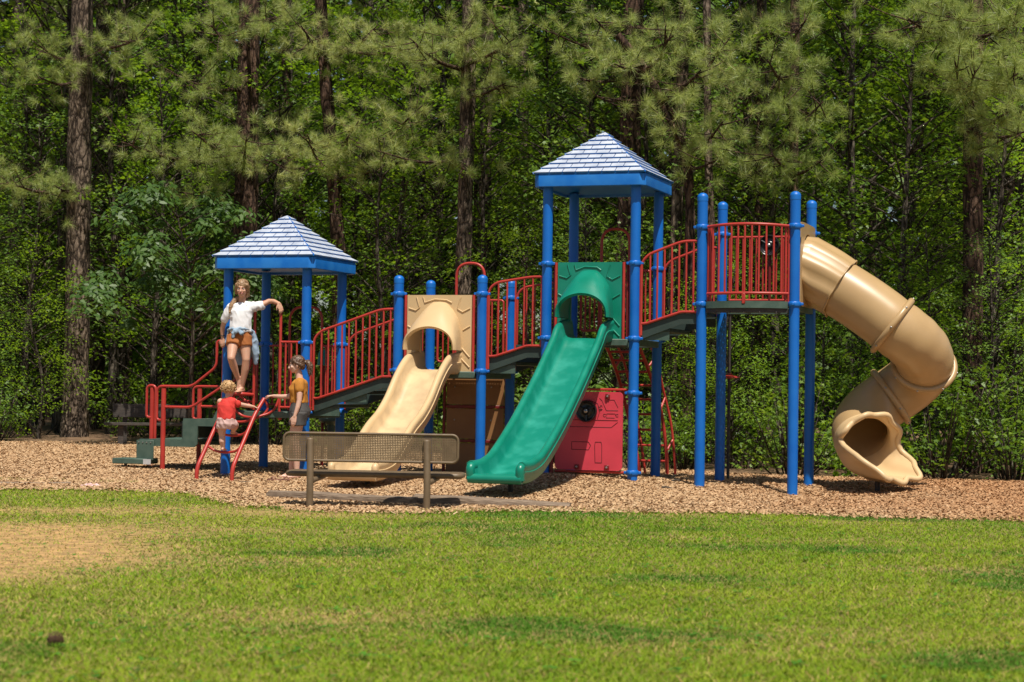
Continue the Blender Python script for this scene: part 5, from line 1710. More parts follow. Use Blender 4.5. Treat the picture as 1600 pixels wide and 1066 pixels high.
class Blob:
    """closed overlapping volumes, fused into one continuous skin by a voxel remesh"""
    def __init__(s):
        s.b = MB()
    def ell(s, c, ax):
        """ax: three column vectors already scaled"""
        a, t = sphere_pts(16, 11)
        ax = np.array(ax, float)
        G = []
        for q in t:
            G.append([np.array(c) + ax[0] * math.cos(q) * math.cos(x) + ax[1] * math.cos(q) * math.sin(x) + ax[2] * math.sin(q) for x in a])
        s.b.grid(G, 0, True)
        return s
    def ball(s, c, r):
        return s.ell(c, np.eye(3) * r)
    def limb(s, pts, rad, n=14):
        pts = [np.array(p, float) for p in pts]
        P, T, N, B = frames(np.array(pts))
        a = np.arange(n) / n * 2 * math.pi
        G = []
        ring = lambda c, r, i: [c + r * (math.cos(x) * N[i] + math.sin(x) * B[i]) for x in a]
        for q in np.linspace(-math.pi / 2, -0.3, 4):
            G.append(ring(P[0] + T[0] * rad[0] * math.sin(q), max(rad[0] * math.cos(q), 1e-4), 0))
        for i in range(len(P)):
            G.append(ring(P[i], rad[i], i))
        for q in np.linspace(0.3, math.pi / 2, 4):
            G.append(ring(P[-1] + T[-1] * rad[-1] * math.sin(q), max(rad[-1] * math.cos(q), 1e-4), -1))
        s.b.grid(G, 0, True)
        return s
    def loft(s, secs, sd, fd, n=24, p=2.3):
        """secs: (centre, half width along sd, half depth along fd); flat closed ends"""
        a = np.arange(n) / n * 2 * math.pi
        sd, fd = np.array(sd, float), np.array(fd, float)
        sg = lambda v: np.sign(v) * np.abs(v) ** (2 / p)
        G = [[np.array(secs[0][0], float)] * n]
        for c, hw_, hd_ in secs:
            G.append([np.array(c) + sd * hw_ * sg(math.cos(x)) + fd * hd_ * sg(math.sin(x)) for x in a])
        G.append([np.array(secs[-1][0], float)] * n)
        s.b.grid(G, 0, True)
        return s
    def build(s, name, m, parent, base, voxel, it=4, folds=0.0, fscale=14, seed=0):
        tmp = bpy.data.objects.new('tmp', s.b.mesh('tmp', m, 180))
        C.objects.link(tmp)
        md = tmp.modifiers.new('r', 'REMESH')
        md.mode = 'VOXEL'
        md.voxel_size = voxel
        sm = tmp.modifiers.new('s', 'SMOOTH')
        sm.iterations = it
        sm.factor = 0.5
        dg = bpy.context.evaluated_depsgraph_get()
        me = bpy.data.meshes.new_from_object(tmp.evaluated_get(dg))
        bpy.data.objects.remove(tmp)
        n = len(me.vertices)
        co = np.empty(n * 3, np.float32)
        me.vertices.foreach_get('co', co)
        co = co.reshape(-1, 3)
        if folds:
            no = np.empty(n * 3, np.float32)
            me.vertices.foreach_get('normal', no)
            no = no.reshape(-1, 3)
            q = co * fscale
            f = vnoise(np.stack([q[:, 0] + q[:, 2] * 0.45, q[:, 1], q[:, 2] * 0.55 - q[:, 0] * 0.3], -1), seed)
            f = 1 - 2 * np.abs(f)
            co = co + no * (f * folds)[:, None]
        co = co - np.array(base, np.float32)
        me.vertices.foreach_set('co', co.astype(np.float32).ravel())
        me.name = name
        me.materials.clear()
        me.materials.append(m)
        smooth(me, 180)
        return obj(name, me, parent)

def skin_mat(name, c):
    m, n, p = newmat(name)
    col, fac = noise_mix(n, tuple(x * 0.92 for x in c), (c[0] * 1.04, c[1] * 0.97, c[2] * 0.95), 9, 0.3, 0.7, 4)
    n.links.new(col, p.inputs['Base Color'])
    p.inputs['Roughness'].default_value = 0.5
    p.inputs['Subsurface Weight'].default_value = 0.12
    p.inputs['Subsurface Radius'].default_value = (0.02, 0.008, 0.004)
    p.inputs['Subsurface Scale'].default_value = 0.5
    return m

def hand(b, w, d, nrm, thumb, s=1.0, curl=0.5, spread=0.0):
    """wrist w, finger direction d, palm normal nrm, thumb side vector; fingers bend towards nrm"""
    d = unit(d)
    nrm = unit(np.array(nrm) - d * np.dot(nrm, d))
    t = unit(np.array(thumb) - d * np.dot(thumb, d))
    t = unit(t - nrm * np.dot(t, nrm))
    w = np.array(w, float)
    for k in range(4):
        off = (1.5 - k) * 0.0195 * s
        kn = w + d * (0.085 - 0.004 * abs(k - 1)) * s + t * off
        b.limb([w + t * off * 0.55 + d * 0.01 * s, kn], [0.0165 * s, 0.0120 * s], 10)
        L_ = (0.068, 0.078, 0.072, 0.056)[k] * s
        a, p = 0.25 * curl, kn
        pts, rr = [kn], [0.0098 * s]
        for j, f in enumerate((0.45, 0.31, 0.24)):
            dd = d * math.cos(a) + nrm * math.sin(a) + t * spread * (1.5 - k) * 0.12
            p = p + unit(dd) * L_ * f
            pts.append(p)
            rr.append((0.0088, 0.0080, 0.0066)[j] * s)
            a += 0.85 * curl
        b.limb(pts, rr, 8)
    p0 = w + d * 0.022 * s + t * 0.022 * s
    p1 = p0 + unit(d * 0.7 + t * 0.8 + nrm * 0.25) * 0.036 * s
    p2 = p1 + unit(d * 0.95 + t * 0.35 + nrm * 0.45 * curl) * 0.028 * s
    p3 = p2 + unit(d * 1.0 + nrm * 0.7 * curl) * 0.022 * s
    b.limb([p0, p1, p2, p3], [0.0150 * s, 0.0115 * s, 0.0100 * s, 0.0078 * s], 9)

def foot(b, an, d, s=1.0, up=(0, 0, 1)):
    """ankle an, toe direction d"""
    d = unit(d)
    u = unit(np.array(up) - d * np.dot(up, d))
    sd = np.cross(d, u)
    an = np.array(an, float)
    heel = an - d * 0.035 * s - u * 0.045 * s
    ball = an + d * 0.125 * s - u * 0.058 * s
    b.limb([an - u * 0.0, heel], [0.036 * s, 0.030 * s])
    b.limb([an + d * 0.005 * s - u * 0.01 * s, an + d * 0.07 * s - u * 0.040 * s, ball + sd * 0.012 * s], [0.035 * s, 0.028 * s, 0.018 * s])
    b.limb([heel, an + d * 0.06 * s - u * 0.056 * s - sd * 0.012 * s, ball - sd * 0.018 * s], [0.027 * s, 0.022 * s, 0.019 * s])
    for k in range(5):
        q = ball + sd * (0.030 - 0.0155 * k) * s
        b.limb([q, q + d * (0.046 - 0.006 * abs(k - 1.2)) * s - u * 0.003 * s], [0.0100 * s, (0.0105 if k in (0,) else 0.0082) * s], 8)

def head(b, c, f, u, s=1.0):
    """c: centre between the ears at eye height; f: facing; u: up"""
    f = unit(f)
    u = unit(np.array(u) - f * np.dot(u, f))
    r = np.cross(f, u)
    c = np.array(c, float)
    P = lambda x, y, z: c + (r * x + f * y + u * z) * s
    b.ell(P(0, -0.012, 0.026), [r * 0.074 * s, f * 0.094 * s, u * 0.088 * s])
    b.ell(P(0, 0.022, -0.030), [r * 0.060 * s, f * 0.066 * s, u * 0.082 * s])
    b.ell(P(0, 0.056, -0.088), [r * 0.026 * s, f * 0.024 * s, u * 0.020 * s])
    b.limb([P(-0.048, -0.005, -0.050), P(-0.026, 0.045, -0.084), P(0.026, 0.045, -0.084), P(0.048, -0.005, -0.050)], [0.020 * s, 0.018 * s, 0.018 * s, 0.020 * s])
    b.limb([P(0, 0.086, 0.006), P(0, 0.098, -0.016), P(0, 0.108, -0.034)], [0.008 * s, 0.010 * s, 0.0125 * s])
    b.ell(P(0, 0.095, -0.037), [r * 0.017 * s, f * 0.012 * s, u * 0.009 * s])
    b.limb([P(-0.036, 0.074, 0.019), P(0.0, 0.086, 0.018), P(0.036, 0.074, 0.019)], [0.010 * s] * 3)
    for q in (-1, 1):
        b.ell(P(0.038 * q, 0.066, -0.028), [r * 0.022 * s, f * 0.018 * s, u * 0.020 * s])
        b.ell(P(0.074 * q, -0.006, -0.012), [r * 0.010 * s, f * 0.018 * s, u * 0.030 * s])
    b.ell(P(0, 0.086, -0.060), [r * 0.024 * s, f * 0.012 * s, u * 0.013 * s])
    return P, r, f, u

M['eye'] = mat('eye_white', (0.7, 0.68, 0.65), (0.65, 0.63, 0.6), 10, 0.25)
M['iris'] = mat('iris_brown', (0.03, 0.018, 0.012), (0.04, 0.025, 0.015), 40, 0.2)
M['lip'] = mat('lip', (0.46, 0.16, 0.13), (0.42, 0.14, 0.12), 20, 0.45)
M['tooth'] = mat('teeth', (0.75, 0.72, 0.66), (0.7, 0.67, 0.6), 30, 0.3)

def face_parts(body, P, r, f, u, s, base, hair_m, smile=True):
    o3 = np.array(base)
    for q in (-1, 1):
        e = Blob()
        c = P(0.031 * q, 0.072, 0.000) - o3
        e.ell(c, [r * 0.0145 * s, f * 0.010 * s, u * 0.0085 * s])
        eo = e.b.build('eye', M['eye'], body, 180)
        k = Blob()
        k.ell(c + f * 0.0065 * s, [r * 0.0065 * s, f * 0.005 * s, u * 0.0068 * s])
        k.b.build('iris', M['iris'], body, 180)
        bw = MB().tube([P(0.015 * q, 0.089, 0.021) - o3, P(0.032 * q, 0.082, 0.027) - o3, P(0.050 * q, 0.065, 0.021) - o3], 0.0042 * s, 7)
        bw.build('eyebrow', hair_m, body, 180)
    m_ = [P(-0.026, 0.083, -0.056) - o3, P(-0.012, 0.096, -0.063) - o3, P(0, 0.099, -0.065) - o3, P(0.012, 0.096, -0.063) - o3, P(0.026, 0.083, -0.056) - o3]
    up_ = [p + u * 0.0075 * s for p in m_]
    MB().tube(catmull(m_, 4), 0.0052 * s, 7).build('lower_lip', M['lip'], body, 180)
    MB().tube(catmull(up_, 4), 0.0042 * s, 7).build('upper_lip', M['lip'], body, 180)
    if smile:
        t = Blob()
        t.ell(P(0, 0.0955, -0.0575) - o3, [r * 0.017 * s, f * 0.005 * s, u * 0.0048 * s])
        t.b.build('teeth', M['tooth'], body, 180)

def strands(n, root_fn, tip_fn, r0, name, m, parent, base, wav=0.01, seg=7):
    b = MB()
    for i in range(n):
        a = np.array(root_fn(i), float)
        c = np.array(tip_fn(i), float)
        mid = (a + c) / 2
        k = rng.normal(0, wav, (3, 3))
        pts = catmull([a, a + (c - a) * 0.3 + k[0], mid + k[1], a + (c - a) * 0.75 + k[2], c], 2)
        b.tube([p - np.array(base) for p in pts], r0, 5, rv=np.linspace(r0, r0 * 0.4, len(pts)))
    return b.build(name, m, parent, 180)

def hair_mat(name, c1, c2):
    return mat(name, c1, c2, 60, 0.45, bump=0.4, bdist=0.004, stretch=(1, 1, 0.2))

# ---- girl standing on top of the red ladder
def girl():
    base = V3(-3.60, 25.47, 1.05)
    t = thing('person', 'person in white shirt and rust shorts standing atop the red ladder under the roof', 'person', base)
    sk = skin_mat('skin_tanned', (0.58, 0.335, 0.225))
    b = Blob()
    X, F = V3(1, 0, 0), V3(0, -1, 0)
    # trunk
    b.loft([((-3.615, 25.46, 1.72), 0.110, 0.085), ((-3.615, 25.455, 1.80), 0.135, 0.10), ((-3.605, 25.455, 1.90), 0.112, 0.088), ((-3.597, 25.46, 2.00), 0.115, 0.09), ((-3.592, 25.465, 2.12), 0.135, 0.098), ((-3.588, 25.47, 2.20), 0.125, 0.075), ((-3.585, 25.47, 2.235), 0.06, 0.05)], X, F)
    b.limb([(-3.745, 25.475, 2.175), (-3.585, 25.475, 2.205), (-3.43, 25.475, 2.195)], [0.052, 0.055, 0.052])
    b.limb([(-3.588, 25.475, 2.19), (-3.587, 25.45, 2.34)], [0.052, 0.046])
    P, r, f, u = head(b, (-3.585, 25.415, 2.425), unit((-0.05, -1, -0.10)), (0.02, -0.08, 1), 0.98)
    # arm resting on the handrail
    b.limb([(-3.755, 25.475, 2.17), (-3.815, 25.50, 2.02), (-3.845, 25.53, 1.935)], [0.046, 0.038, 0.034])
    b.limb([(-3.845, 25.53, 1.935), (-3.858, 25.555, 1.86), (-3.855, 25.575, 1.765)], [0.034, 0.031, 0.022])
    hand(b, (-3.855, 25.575, 1.765), (0.02, -0.10, -1), (0.2, 1, -0.1), (-1, 0, 0.1), 0.88, 0.75)
    # arm over the arch
    b.limb([(-3.42, 25.475, 2.195), (-3.31, 25.50, 2.225), (-3.24, 25.515, 2.265)], [0.046, 0.038, 0.034])
    b.limb([(-3.24, 25.515, 2.265), (-3.17, 25.49, 2.265), (-3.095, 25.43, 2.235)], [0.034, 0.030, 0.021])
    hand(b, (-3.095, 25.43, 2.235), (0.34, -0.12, -0.95), (-0.5, 0.85, -0.2), (-0.6, -0.5, -0.3), 0.9, 0.45, 0.5)
    # raised leg
    b.limb([(-3.68, 25.455, 1.79), (-3.69, 25.37, 1.65), (-3.695, 25.285, 1.50)], [0.088, 0.072, 0.052])
    b.limb([(-3.695, 25.285, 1.50), (-3.672, 25.36, 1.40), (-3.625, 25.46, 1.235)], [0.050, 0.052, 0.030])
    foot(b, (-3.625, 25.46, 1.235), (0.12, -0.40, -0.9), 0.82, (0, -0.9, 0.4))
    # standing leg
    b.limb([(-3.548, 25.455, 1.79), (-3.53, 25.43, 1.64), (-3.515, 25.40, 1.485)], [0.088, 0.072, 0.052])
    b.limb([(-3.515, 25.40, 1.485), (-3.528, 25.435, 1.36), (-3.575, 25.49, 1.12)], [0.050, 0.052, 0.030])
    foot(b, (-3.575, 25.49, 1.115), (-0.45, -0.85, -0.05), 0.86)
    body = b.build('body', sk, t, base, 0.006)
    hm = hair_mat('hair_dark_blond', (0.20, 0.115, 0.055), (0.33, 0.20, 0.10))
    face_parts(body, P, r, f, u, 0.98, base, hm)
    h = Blob()
    h.ell(P(0, -0.022, 0.040), [r * 0.084, f * 0.100, u * 0.088])
    h.limb([P(-0.068, 0.035, 0.055), P(-0.078, 0.01, 0.0), P(-0.078, -0.02, -0.06)], [0.020, 0.020, 0.022])
    h.limb([P(0.068, 0.035, 0.055), P(0.078, 0.01, 0.0), P(0.078, -0.02, -0.06)], [0.020, 0.020, 0.022])
    h.ell(P(0, -0.07, -0.04), [r * 0.07, f * 0.045, u * 0.08])
    # loose plait over one shoulder
    h.limb([P(-0.06, -0.06, -0.08), (-3.685, 25.47, 2.27), (-3.725, 25.425, 2.20), (-3.745, 25.395, 2.11)], [0.034, 0.034, 0.030, 0.012])
    hr = h.build('hair', hm, t, base, 0.006, 2, 0.006, 55, 3)
    strands(60, lambda i: P(rng.uniform(-0.07, 0.07), rng.uniform(-0.05, 0.06), 0.105 + rng.normal(0, 0.006)), lambda i: P(rng.choice([-1, 1]) * rng.uniform(0.074, 0.10), rng.uniform(-0.05, 0.02), rng.uniform(-0.09, 0.03)), 0.0035, 'loose_strands', hm, hr, base, 0.012)
    # clothes
    wm = mat('white_jersey', (0.74, 0.74, 0.75), (0.70, 0.70, 0.715), 25, 0.85)
    c = Blob()
    c.loft([((-3.60, 25.455, 1.845), 0.145, 0.120), ((-3.60, 25.455, 1.93), 0.138, 0.116), ((-3.597, 25.46, 2.03), 0.136, 0.112), ((-3.592, 25.465, 2.13), 0.148, 0.110), ((-3.59, 25.472, 2.195), 0.145, 0.086), ((-3.587, 25.474, 2.232), 0.085, 0.066)], X, F)
    c.limb([(-3.745, 25.475, 2.175), (-3.585, 25.478, 2.20), (-3.43, 25.475, 2.195)], [0.056, 0.060, 0.056])
    c.limb([(-3.735, 25.475, 2.165), (-3.80, 25.495, 2.05), (-3.812, 25.50, 2.02)], [0.062, 0.057, 0.056])
    c.limb([(-3.45, 25.475, 2.18), (-3.36, 25.49, 2.20), (-3.335, 25.495, 2.205)], [0.062, 0.057, 0.054])
    c.build('shirt', wm, t, base, 0.0075, 3, 0.011, 15, 11)
    rm = mat('rust_shorts', (0.36, 0.120, 0.028), (0.31, 0.10, 0.024), 30, 0.85)
    c = Blob()
    c.loft([((-3.615, 25.46, 1.74), 0.130, 0.105), ((-3.613, 25.457, 1.80), 0.148, 0.114), ((-3.608, 25.455, 1.88), 0.132, 0.105), ((-3.606, 25.455, 1.905), 0.130, 0.104)], X, F)
    for pq in ([(-3.68, 25.455, 1.79), (-3.688, 25.385, 1.685), (-3.69, 25.375, 1.665)], [(-3.548, 25.455, 1.79), (-3.537, 25.437, 1.685), (-3.534, 25.432, 1.66)]):
        v0 = np.array(pq[0])
        d = unit(np.array(pq[2]) - v0)
        sd_ = unit(np.cross(d, F))
        c.loft([(p, hw_, hw_) for p, hw_ in zip(pq, (0.098, 0.094, 0.092))], sd_, np.cross(sd_, d), 24, 2.0)
    c.build('shorts', rm, t, base, 0.0075, 2, 0.005, 18, 5)
    dm = mat('light_denim', (0.30, 0.40, 0.50), (0.22, 0.31, 0.41), 22, 0.9)
    dd = Blob()
    ringp = [(-3.606 + 0.155 * math.cos(a), 25.457 + 0.122 * math.sin(a), 1.86 - 0.035 * math.sin(a)) for a in np.linspace(0, 2 * math.pi, 22)]
    dd.limb(ringp, [0.014] * 22, 10)
    dd.ell((-3.635, 25.332, 1.862), [(0.046, 0, 0.010), (0, 0.024, 0), (-0.01, 0, 0.028)])
    dd.limb([(-3.64, 25.325, 1.86), (-3.68, 25.315, 1.82), (-3.685, 25.32, 1.78)], [0.022, 0.026, 0.020])
    dd.limb([(-3.60, 25.325, 1.86), (-3.565, 25.32, 1.83)], [0.022, 0.022])
    # the garment hangs behind her hips on both sides
    dd.loft([((-3.60, 25.575, 1.42), 0.075, 0.018), ((-3.60, 25.58, 1.58), 0.165, 0.026), ((-3.605, 25.575, 1.74), 0.175, 0.032), ((-3.605, 25.565, 1.85), 0.15, 0.034)], X, F)
    dd.limb([(-3.455, 25.50, 1.84), (-3.425, 25.51, 1.70), (-3.405, 25.515, 1.56), (-3.40, 25.52, 1.44)], [0.042, 0.050, 0.042, 0.018])
    dd.limb([(-3.755, 25.50, 1.84), (-3.775, 25.51, 1.72), (-3.765, 25.51, 1.60)], [0.036, 0.040, 0.018])
    dd.build('tied_jacket', dm, t, base, 0.0075, 2, 0.012, 20, 8)
    bk = MB().tube([V3(-3.856 + 0.027 * math.cos(a), 25.57 + 0.027 * math.sin(a), 1.80) - base for a in np.arange(14) / 14 * 2 * math.pi], 0.006, 6, closed=True)
    bk.build('bracelet', M['black'], t, 180)
girl()

# ---- woman in a mustard top beside the ladder
def woman():
    base = V3(-2.80, 25.0, float(gz(-2.8, 25.0)) + 0.0)
    z0 = base[2]
    t = thing('person', 'person with a ponytail, mustard top and dark shorts, holding the ladder rail', 'person', base)
    sk = skin_mat('skin_fair', (0.66, 0.42, 0.315))
    F, X = V3(-1, 0.10, 0), V3(-0.10, -1, 0)
    b = Blob()
    b.loft([((-2.75, 25.01, 0.74), 0.125, 0.10), ((-2.745, 25.01, 0.82), 0.160, 0.118), ((-2.755, 25.01, 0.93), 0.125, 0.092), ((-2.765, 25.01, 1.02), 0.122, 0.092), ((-2.77, 25.01, 1.11), 0.138, 0.108), ((-2.755, 25.01, 1.19), 0.13, 0.085), ((-2.75, 25.01, 1.235), 0.06, 0.052)], unit(X), unit(F))
    b.limb([(-2.745, 24.87, 1.185), (-2.75, 25.01, 1.205), (-2.765, 25.15, 1.185)], [0.05, 0.055, 0.05])
    b.limb([(-2.75, 25.01, 1.19), (-2.775, 25.01, 1.33)], [0.050, 0.044])
    b.ell((-2.835, 24.955, 1.105), [(0.045, 0, 0), (0, 0.052, 0), (0, 0, 0.05)])
    b.ell((-2.842, 25.06, 1.105), [(0.045, 0, 0), (0, 0.052, 0), (0, 0, 0.05)])
    P, r, f, u = head(b, (-2.80, 25.0, 1.425), (-1, -0.10, -0.14), (-0.12, 0, 1), 0.98)
    # near arm hanging
    b.limb([(-2.745, 24.86, 1.18), (-2.735, 24.835, 1.06), (-2.738, 24.825, 0.955)], [0.047, 0.041, 0.034])
    b.limb([(-2.738, 24.825, 0.955), (-2.755, 24.815, 0.87), (-2.79, 24.805, 0.755)], [0.034, 0.032, 0.022])
    hand(b, (-2.79, 24.805, 0.755), (-0.20, -0.02, -1), (0.15, 1, -0.1), (-1, 0, 0), 0.92, 0.55)
    # far arm reaching to the rail
    b.limb([(-2.765, 25.155, 1.175), (-2.84, 25.20, 1.07), (-2.915, 25.225, 1.005)], [0.046, 0.040, 0.034])
    b.limb([(-2.915, 25.225, 1.005), (-3.02, 25.29, 1.00), (-3.14, 25.375, 1.008)], [0.034, 0.031, 0.022])
    hand(b, (-3.145, 25.378, 1.010), (-0.80, 0.50, -0.06), (0, 0, -1), (-0.3, -1, 0.1), 0.92, 1.15)
    # legs
    b.limb([(-2.75, 24.925, 0.80), (-2.772, 24.92, 0.62), (-2.79, 24.92, 0.445)], [0.098, 0.080, 0.054])
    b.limb([(-2.79, 24.92, 0.445), (-2.772, 24.92, 0.31), (-2.765, 24.92, z0 + 0.085)], [0.053, 0.055, 0.031])
    foot(b, (-2.765, 24.92, z0 + 0.085), (-1, -0.25, 0), 0.92)
    b.limb([(-2.755, 25.09, 0.80), (-2.80, 25.095, 0.62), (-2.845, 25.10, 0.445)], [0.098, 0.080, 0.054])
    b.limb([(-2.845, 25.10, 0.445), (-2.835, 25.10, 0.31), (-2.86, 25.10, z0 + 0.085)], [0.053, 0.055, 0.031])
    foot(b, (-2.86, 25.10, z0 + 0.085), (-1, -0.15, 0), 0.92)
    body = b.build('body', sk, t, base, 0.006)
    hm = hair_mat('hair_brown', (0.070, 0.036, 0.020), (0.13, 0.07, 0.038))
    face_parts(body, P, r, f, u, 0.98, base, hm)
    h = Blob()
    h.ell(P(0, -0.020, 0.036), [r * 0.081, f * 0.098, u * 0.086])
    h.limb([P(-0.066, 0.030, 0.055), P(-0.076, -0.005, 0.015), P(-0.06, -0.06, -0.02)], [0.016, 0.018, 0.022])
    h.limb([P(0.066, 0.030, 0.055), P(0.076, -0.005, 0.015), P(0.06, -0.06, -0.02)], [0.016, 0.018, 0.022])
    h.ell(P(0, -0.075, -0.02), [r * 0.06, f * 0.035, u * 0.06])
    h.limb([P(0, -0.10, 0.02), P(0, -0.145, 0.015), P(0, -0.175, -0.04), P(0, -0.165, -0.12), P(0, -0.15, -0.17)], [0.020, 0.036, 0.044, 0.036, 0.010])
    hr = h.build('hair', hm, t, base, 0.006, 2, 0.005, 60, 6)
    strands(26, lambda i: P(rng.normal(0, 0.015), -0.14, 0.02), lambda i: P(rng.normal(0, 0.045), -0.17 + rng.normal(0, 0.02), rng.uniform(-0.21, -0.08)), 0.0035, 'loose_strands', hm, hr, base, 0.015)
    el = M['steel']
    bl = Blob()
    bl.ell(P(0, -0.112, 0.022) - base, [r * 0.024, f * 0.010, u * 0.024])
    bl.b.build('hair_tie', mat('pale_hair_tie', (0.55, 0.6, 0.68), (0.5, 0.55, 0.62), 20, 0.7), hr, 180)
    mm = mat('mustard_jersey', (0.47, 0.195, 0.022), (0.42, 0.17, 0.02), 25, 0.85)
    c = Blob()
    c.loft([((-2.758, 25.01, 0.925), 0.142, 0.112), ((-2.765, 25.01, 1.01), 0.140, 0.110), ((-2.775, 25.01, 1.10), 0.152, 0.122), ((-2.755, 25.01, 1.185), 0.145, 0.098), ((-2.75, 25.01, 1.222), 0.085, 0.068)], unit(X), unit(F))
    c.ell((-2.838, 24.955, 1.105), [(0.052, 0, 0), (0, 0.060, 0), (0, 0, 0.058)])
    c.ell((-2.845, 25.06, 1.105), [(0.052, 0, 0), (0, 0.060, 0), (0, 0, 0.058)])
    c.limb([(-2.745, 24.87, 1.18), (-2.75, 25.01, 1.198), (-2.765, 25.15, 1.18)], [0.058, 0.060, 0.058])
    c.limb([(-2.745, 24.865, 1.17), (-2.738, 24.845, 1.105)], [0.060, 0.056])
    c.limb([(-2.765, 25.15, 1.17), (-2.80, 25.175, 1.125)], [0.060, 0.055])
    c.build('crop_top', mm, t, base, 0.0075, 3, 0.008, 17, 21)
    gm = mat('charcoal_shorts', (0.052, 0.048, 0.046), (0.07, 0.066, 0.062), 25, 0.85)
    c = Blob()
    c.loft([((-2.75, 25.01, 0.74), 0.155, 0.125), ((-2.745, 25.01, 0.82), 0.176, 0.134), ((-2.755, 25.01, 0.92), 0.140, 0.106), ((-2.757, 25.01, 0.95), 0.136, 0.103)], unit(X), unit(F))
    for q in ([(-2.75, 24.925, 0.80), (-2.765, 24.922, 0.67), (-2.768, 24.922, 0.635)], [(-2.755, 25.09, 0.80), (-2.785, 25.093, 0.67), (-2.792, 25.093, 0.64)]):
        c.loft([(p, w1, w1) for p, w1 in zip(q, (0.112, 0.108, 0.108))], unit(X), unit(F), 24, 2.0)
    c.build('shorts', gm, t, base, 0.0075, 2, 0.006, 16, 25)
woman()

# ---- toddler climbing the ladder
def child():
    base = V3(-3.72, 25.12, 0.28)
    t = thing('person', 'curly haired toddler in red shirt and pale pink shorts climbing the red ladder', 'person', base)
    sk = skin_mat('skin_child', (0.66, 0.41, 0.30))
    X, F = V3(0.90, -0.42, 0), V3(0.42, 0.90, 0.0)
    b = Blob()
    b.loft([((-3.715, 25.06, 0.60), 0.085, 0.075), ((-3.715, 25.055, 0.68), 0.108, 0.092), ((-3.712, 25.06, 0.78), 0.098, 0.082), ((-3.708, 25.075, 0.88), 0.102, 0.080), ((-3.705, 25.085, 0.945), 0.09, 0.060), ((-3.703, 25.09, 0.975), 0.04, 0.038)], X, F)
    b.limb([(-3.80, 25.09, 0.93), (-3.705, 25.09, 0.955), (-3.615, 25.10, 0.935)], [0.038, 0.042, 0.038])
    b.limb([(-3.703, 25.09, 0.95), (-3.698, 25.10, 1.03)], [0.038, 0.036])
    P, r, f, u = head(b, (-3.69, 25.12, 1.085), (0.55, 0.83, -0.15), (0.05, 0.05, 1), 0.84)
    b.limb([(-3.625, 25.07, 0.925), (-3.555, 25.14, 0.895), (-3.485, 25.21, 0.88)], [0.036, 0.031, 0.027])
    b.limb([(-3.485, 25.21, 0.88), (-3.43, 25.255, 0.870), (-3.385, 25.295, 0.862)], [0.027, 0.025, 0.018])
    hand(b, (-3.385, 25.295, 0.864), (0.7, 0.65, -0.25), (0, 0.2, -1), (0.4, -0.7, 0.3), 0.55, 1.0)
    b.limb([(-3.80, 25.09, 0.925), (-3.825, 25.19, 0.885), (-3.835, 25.27, 0.85)], [0.036, 0.031, 0.027])
    b.limb([(-3.835, 25.27, 0.85), (-3.84, 25.34, 0.83), (-3.845, 25.40, 0.81)], [0.027, 0.025, 0.018])
    hand(b, (-3.845, 25.40, 0.812), (0, 0.95, -0.3), (0, -0.2, -1), (1, 0, 0.2), 0.55, 1.0)
    b.limb([(-3.768, 25.06, 0.64), (-3.768, 25.075, 0.555), (-3.765, 25.085, 0.48)], [0.064, 0.054, 0.042])
    b.limb([(-3.765, 25.085, 0.48), (-3.760, 25.075, 0.41), (-3.752, 25.10, 0.325)], [0.042, 0.043, 0.027])
    foot(b, (-3.752, 25.10, 0.335), (0.25, 0.95, -0.05), 0.62)
    b.limb([(-3.66, 25.065, 0.64), (-3.625, 25.13, 0.635), (-3.605, 25.18, 0.62)], [0.064, 0.054, 0.042])
    b.limb([(-3.605, 25.18, 0.62), (-3.622, 25.20, 0.585), (-3.648, 25.245, 0.535)], [0.042, 0.042, 0.027])
    foot(b, (-3.648, 25.245, 0.545), (0.55, 0.80, -0.05), 0.62)
    body = b.build('body', sk, t, base, 0.005)
    hm = hair_mat('hair_blond', (0.42, 0.245, 0.105), (0.60, 0.40, 0.19))
    face_parts(body, P, r, f, u, 0.84, base, hm, False)
    h = Blob()
    h.ell(P(0, -0.03, 0.04), [r * 0.082, f * 0.088, u * 0.080])
    hr = h.build('hair', hm, t, base, 0.007, 2, 0.010, 45, 31)
    b2 = MB()
    for i in range(150):
        v = rng.normal(0, 1, 3)
        v /= np.linalg.norm(v)
        if v[1] > 0.55 or v[2] < -0.75:
            continue
        c = np.array(P(0.088 * v[0], -0.03 + 0.098 * v[1], 0.030 + 0.090 * v[2]))
        ax = unit(rng.normal(0, 1, 3))
        e1 = unit(np.cross(ax, V3(0.3, 0.5, 0.8)))
        e2 = np.cross(ax, e1)
        rr = rng.uniform(0.013, 0.022)
        pts = [c + e1 * rr * math.cos(q) + e2 * rr * math.sin(q) + ax * 0.0045 * q - base for q in np.linspace(0, 8.0, 13)]
        b2.tube(pts, 0.0048, 5, rv=np.linspace(0.0055, 0.003, 13))
    b2.build('curls', hm, hr, 180)
    rm = mat('red_jersey', (0.62, 0.040, 0.030), (0.56, 0.034, 0.026), 25, 0.85)
    c = Blob()
    c.loft([((-3.715, 25.057, 0.70), 0.118, 0.102), ((-3.712, 25.06, 0.78), 0.114, 0.097), ((-3.708, 25.075, 0.88), 0.118, 0.096), ((-3.705, 25.085, 0.945), 0.104, 0.074), ((-3.703, 25.09, 0.968), 0.055, 0.050)], X, F)
    c.limb([(-3.79, 25.12, 0.925), (-3.705, 25.09, 0.948), (-3.625, 25.07, 0.93)], [0.043, 0.048, 0.043])
    c.limb([(-3.632, 25.065, 0.92), (-3.575, 25.12, 0.90)], [0.046, 0.044])
    c.limb([(-3.785, 25.12, 0.92), (-3.815, 25.17, 0.905)], [0.046, 0.044])
    c.build('shirt', rm, t, base, 0.0065, 3, 0.008, 19, 41)
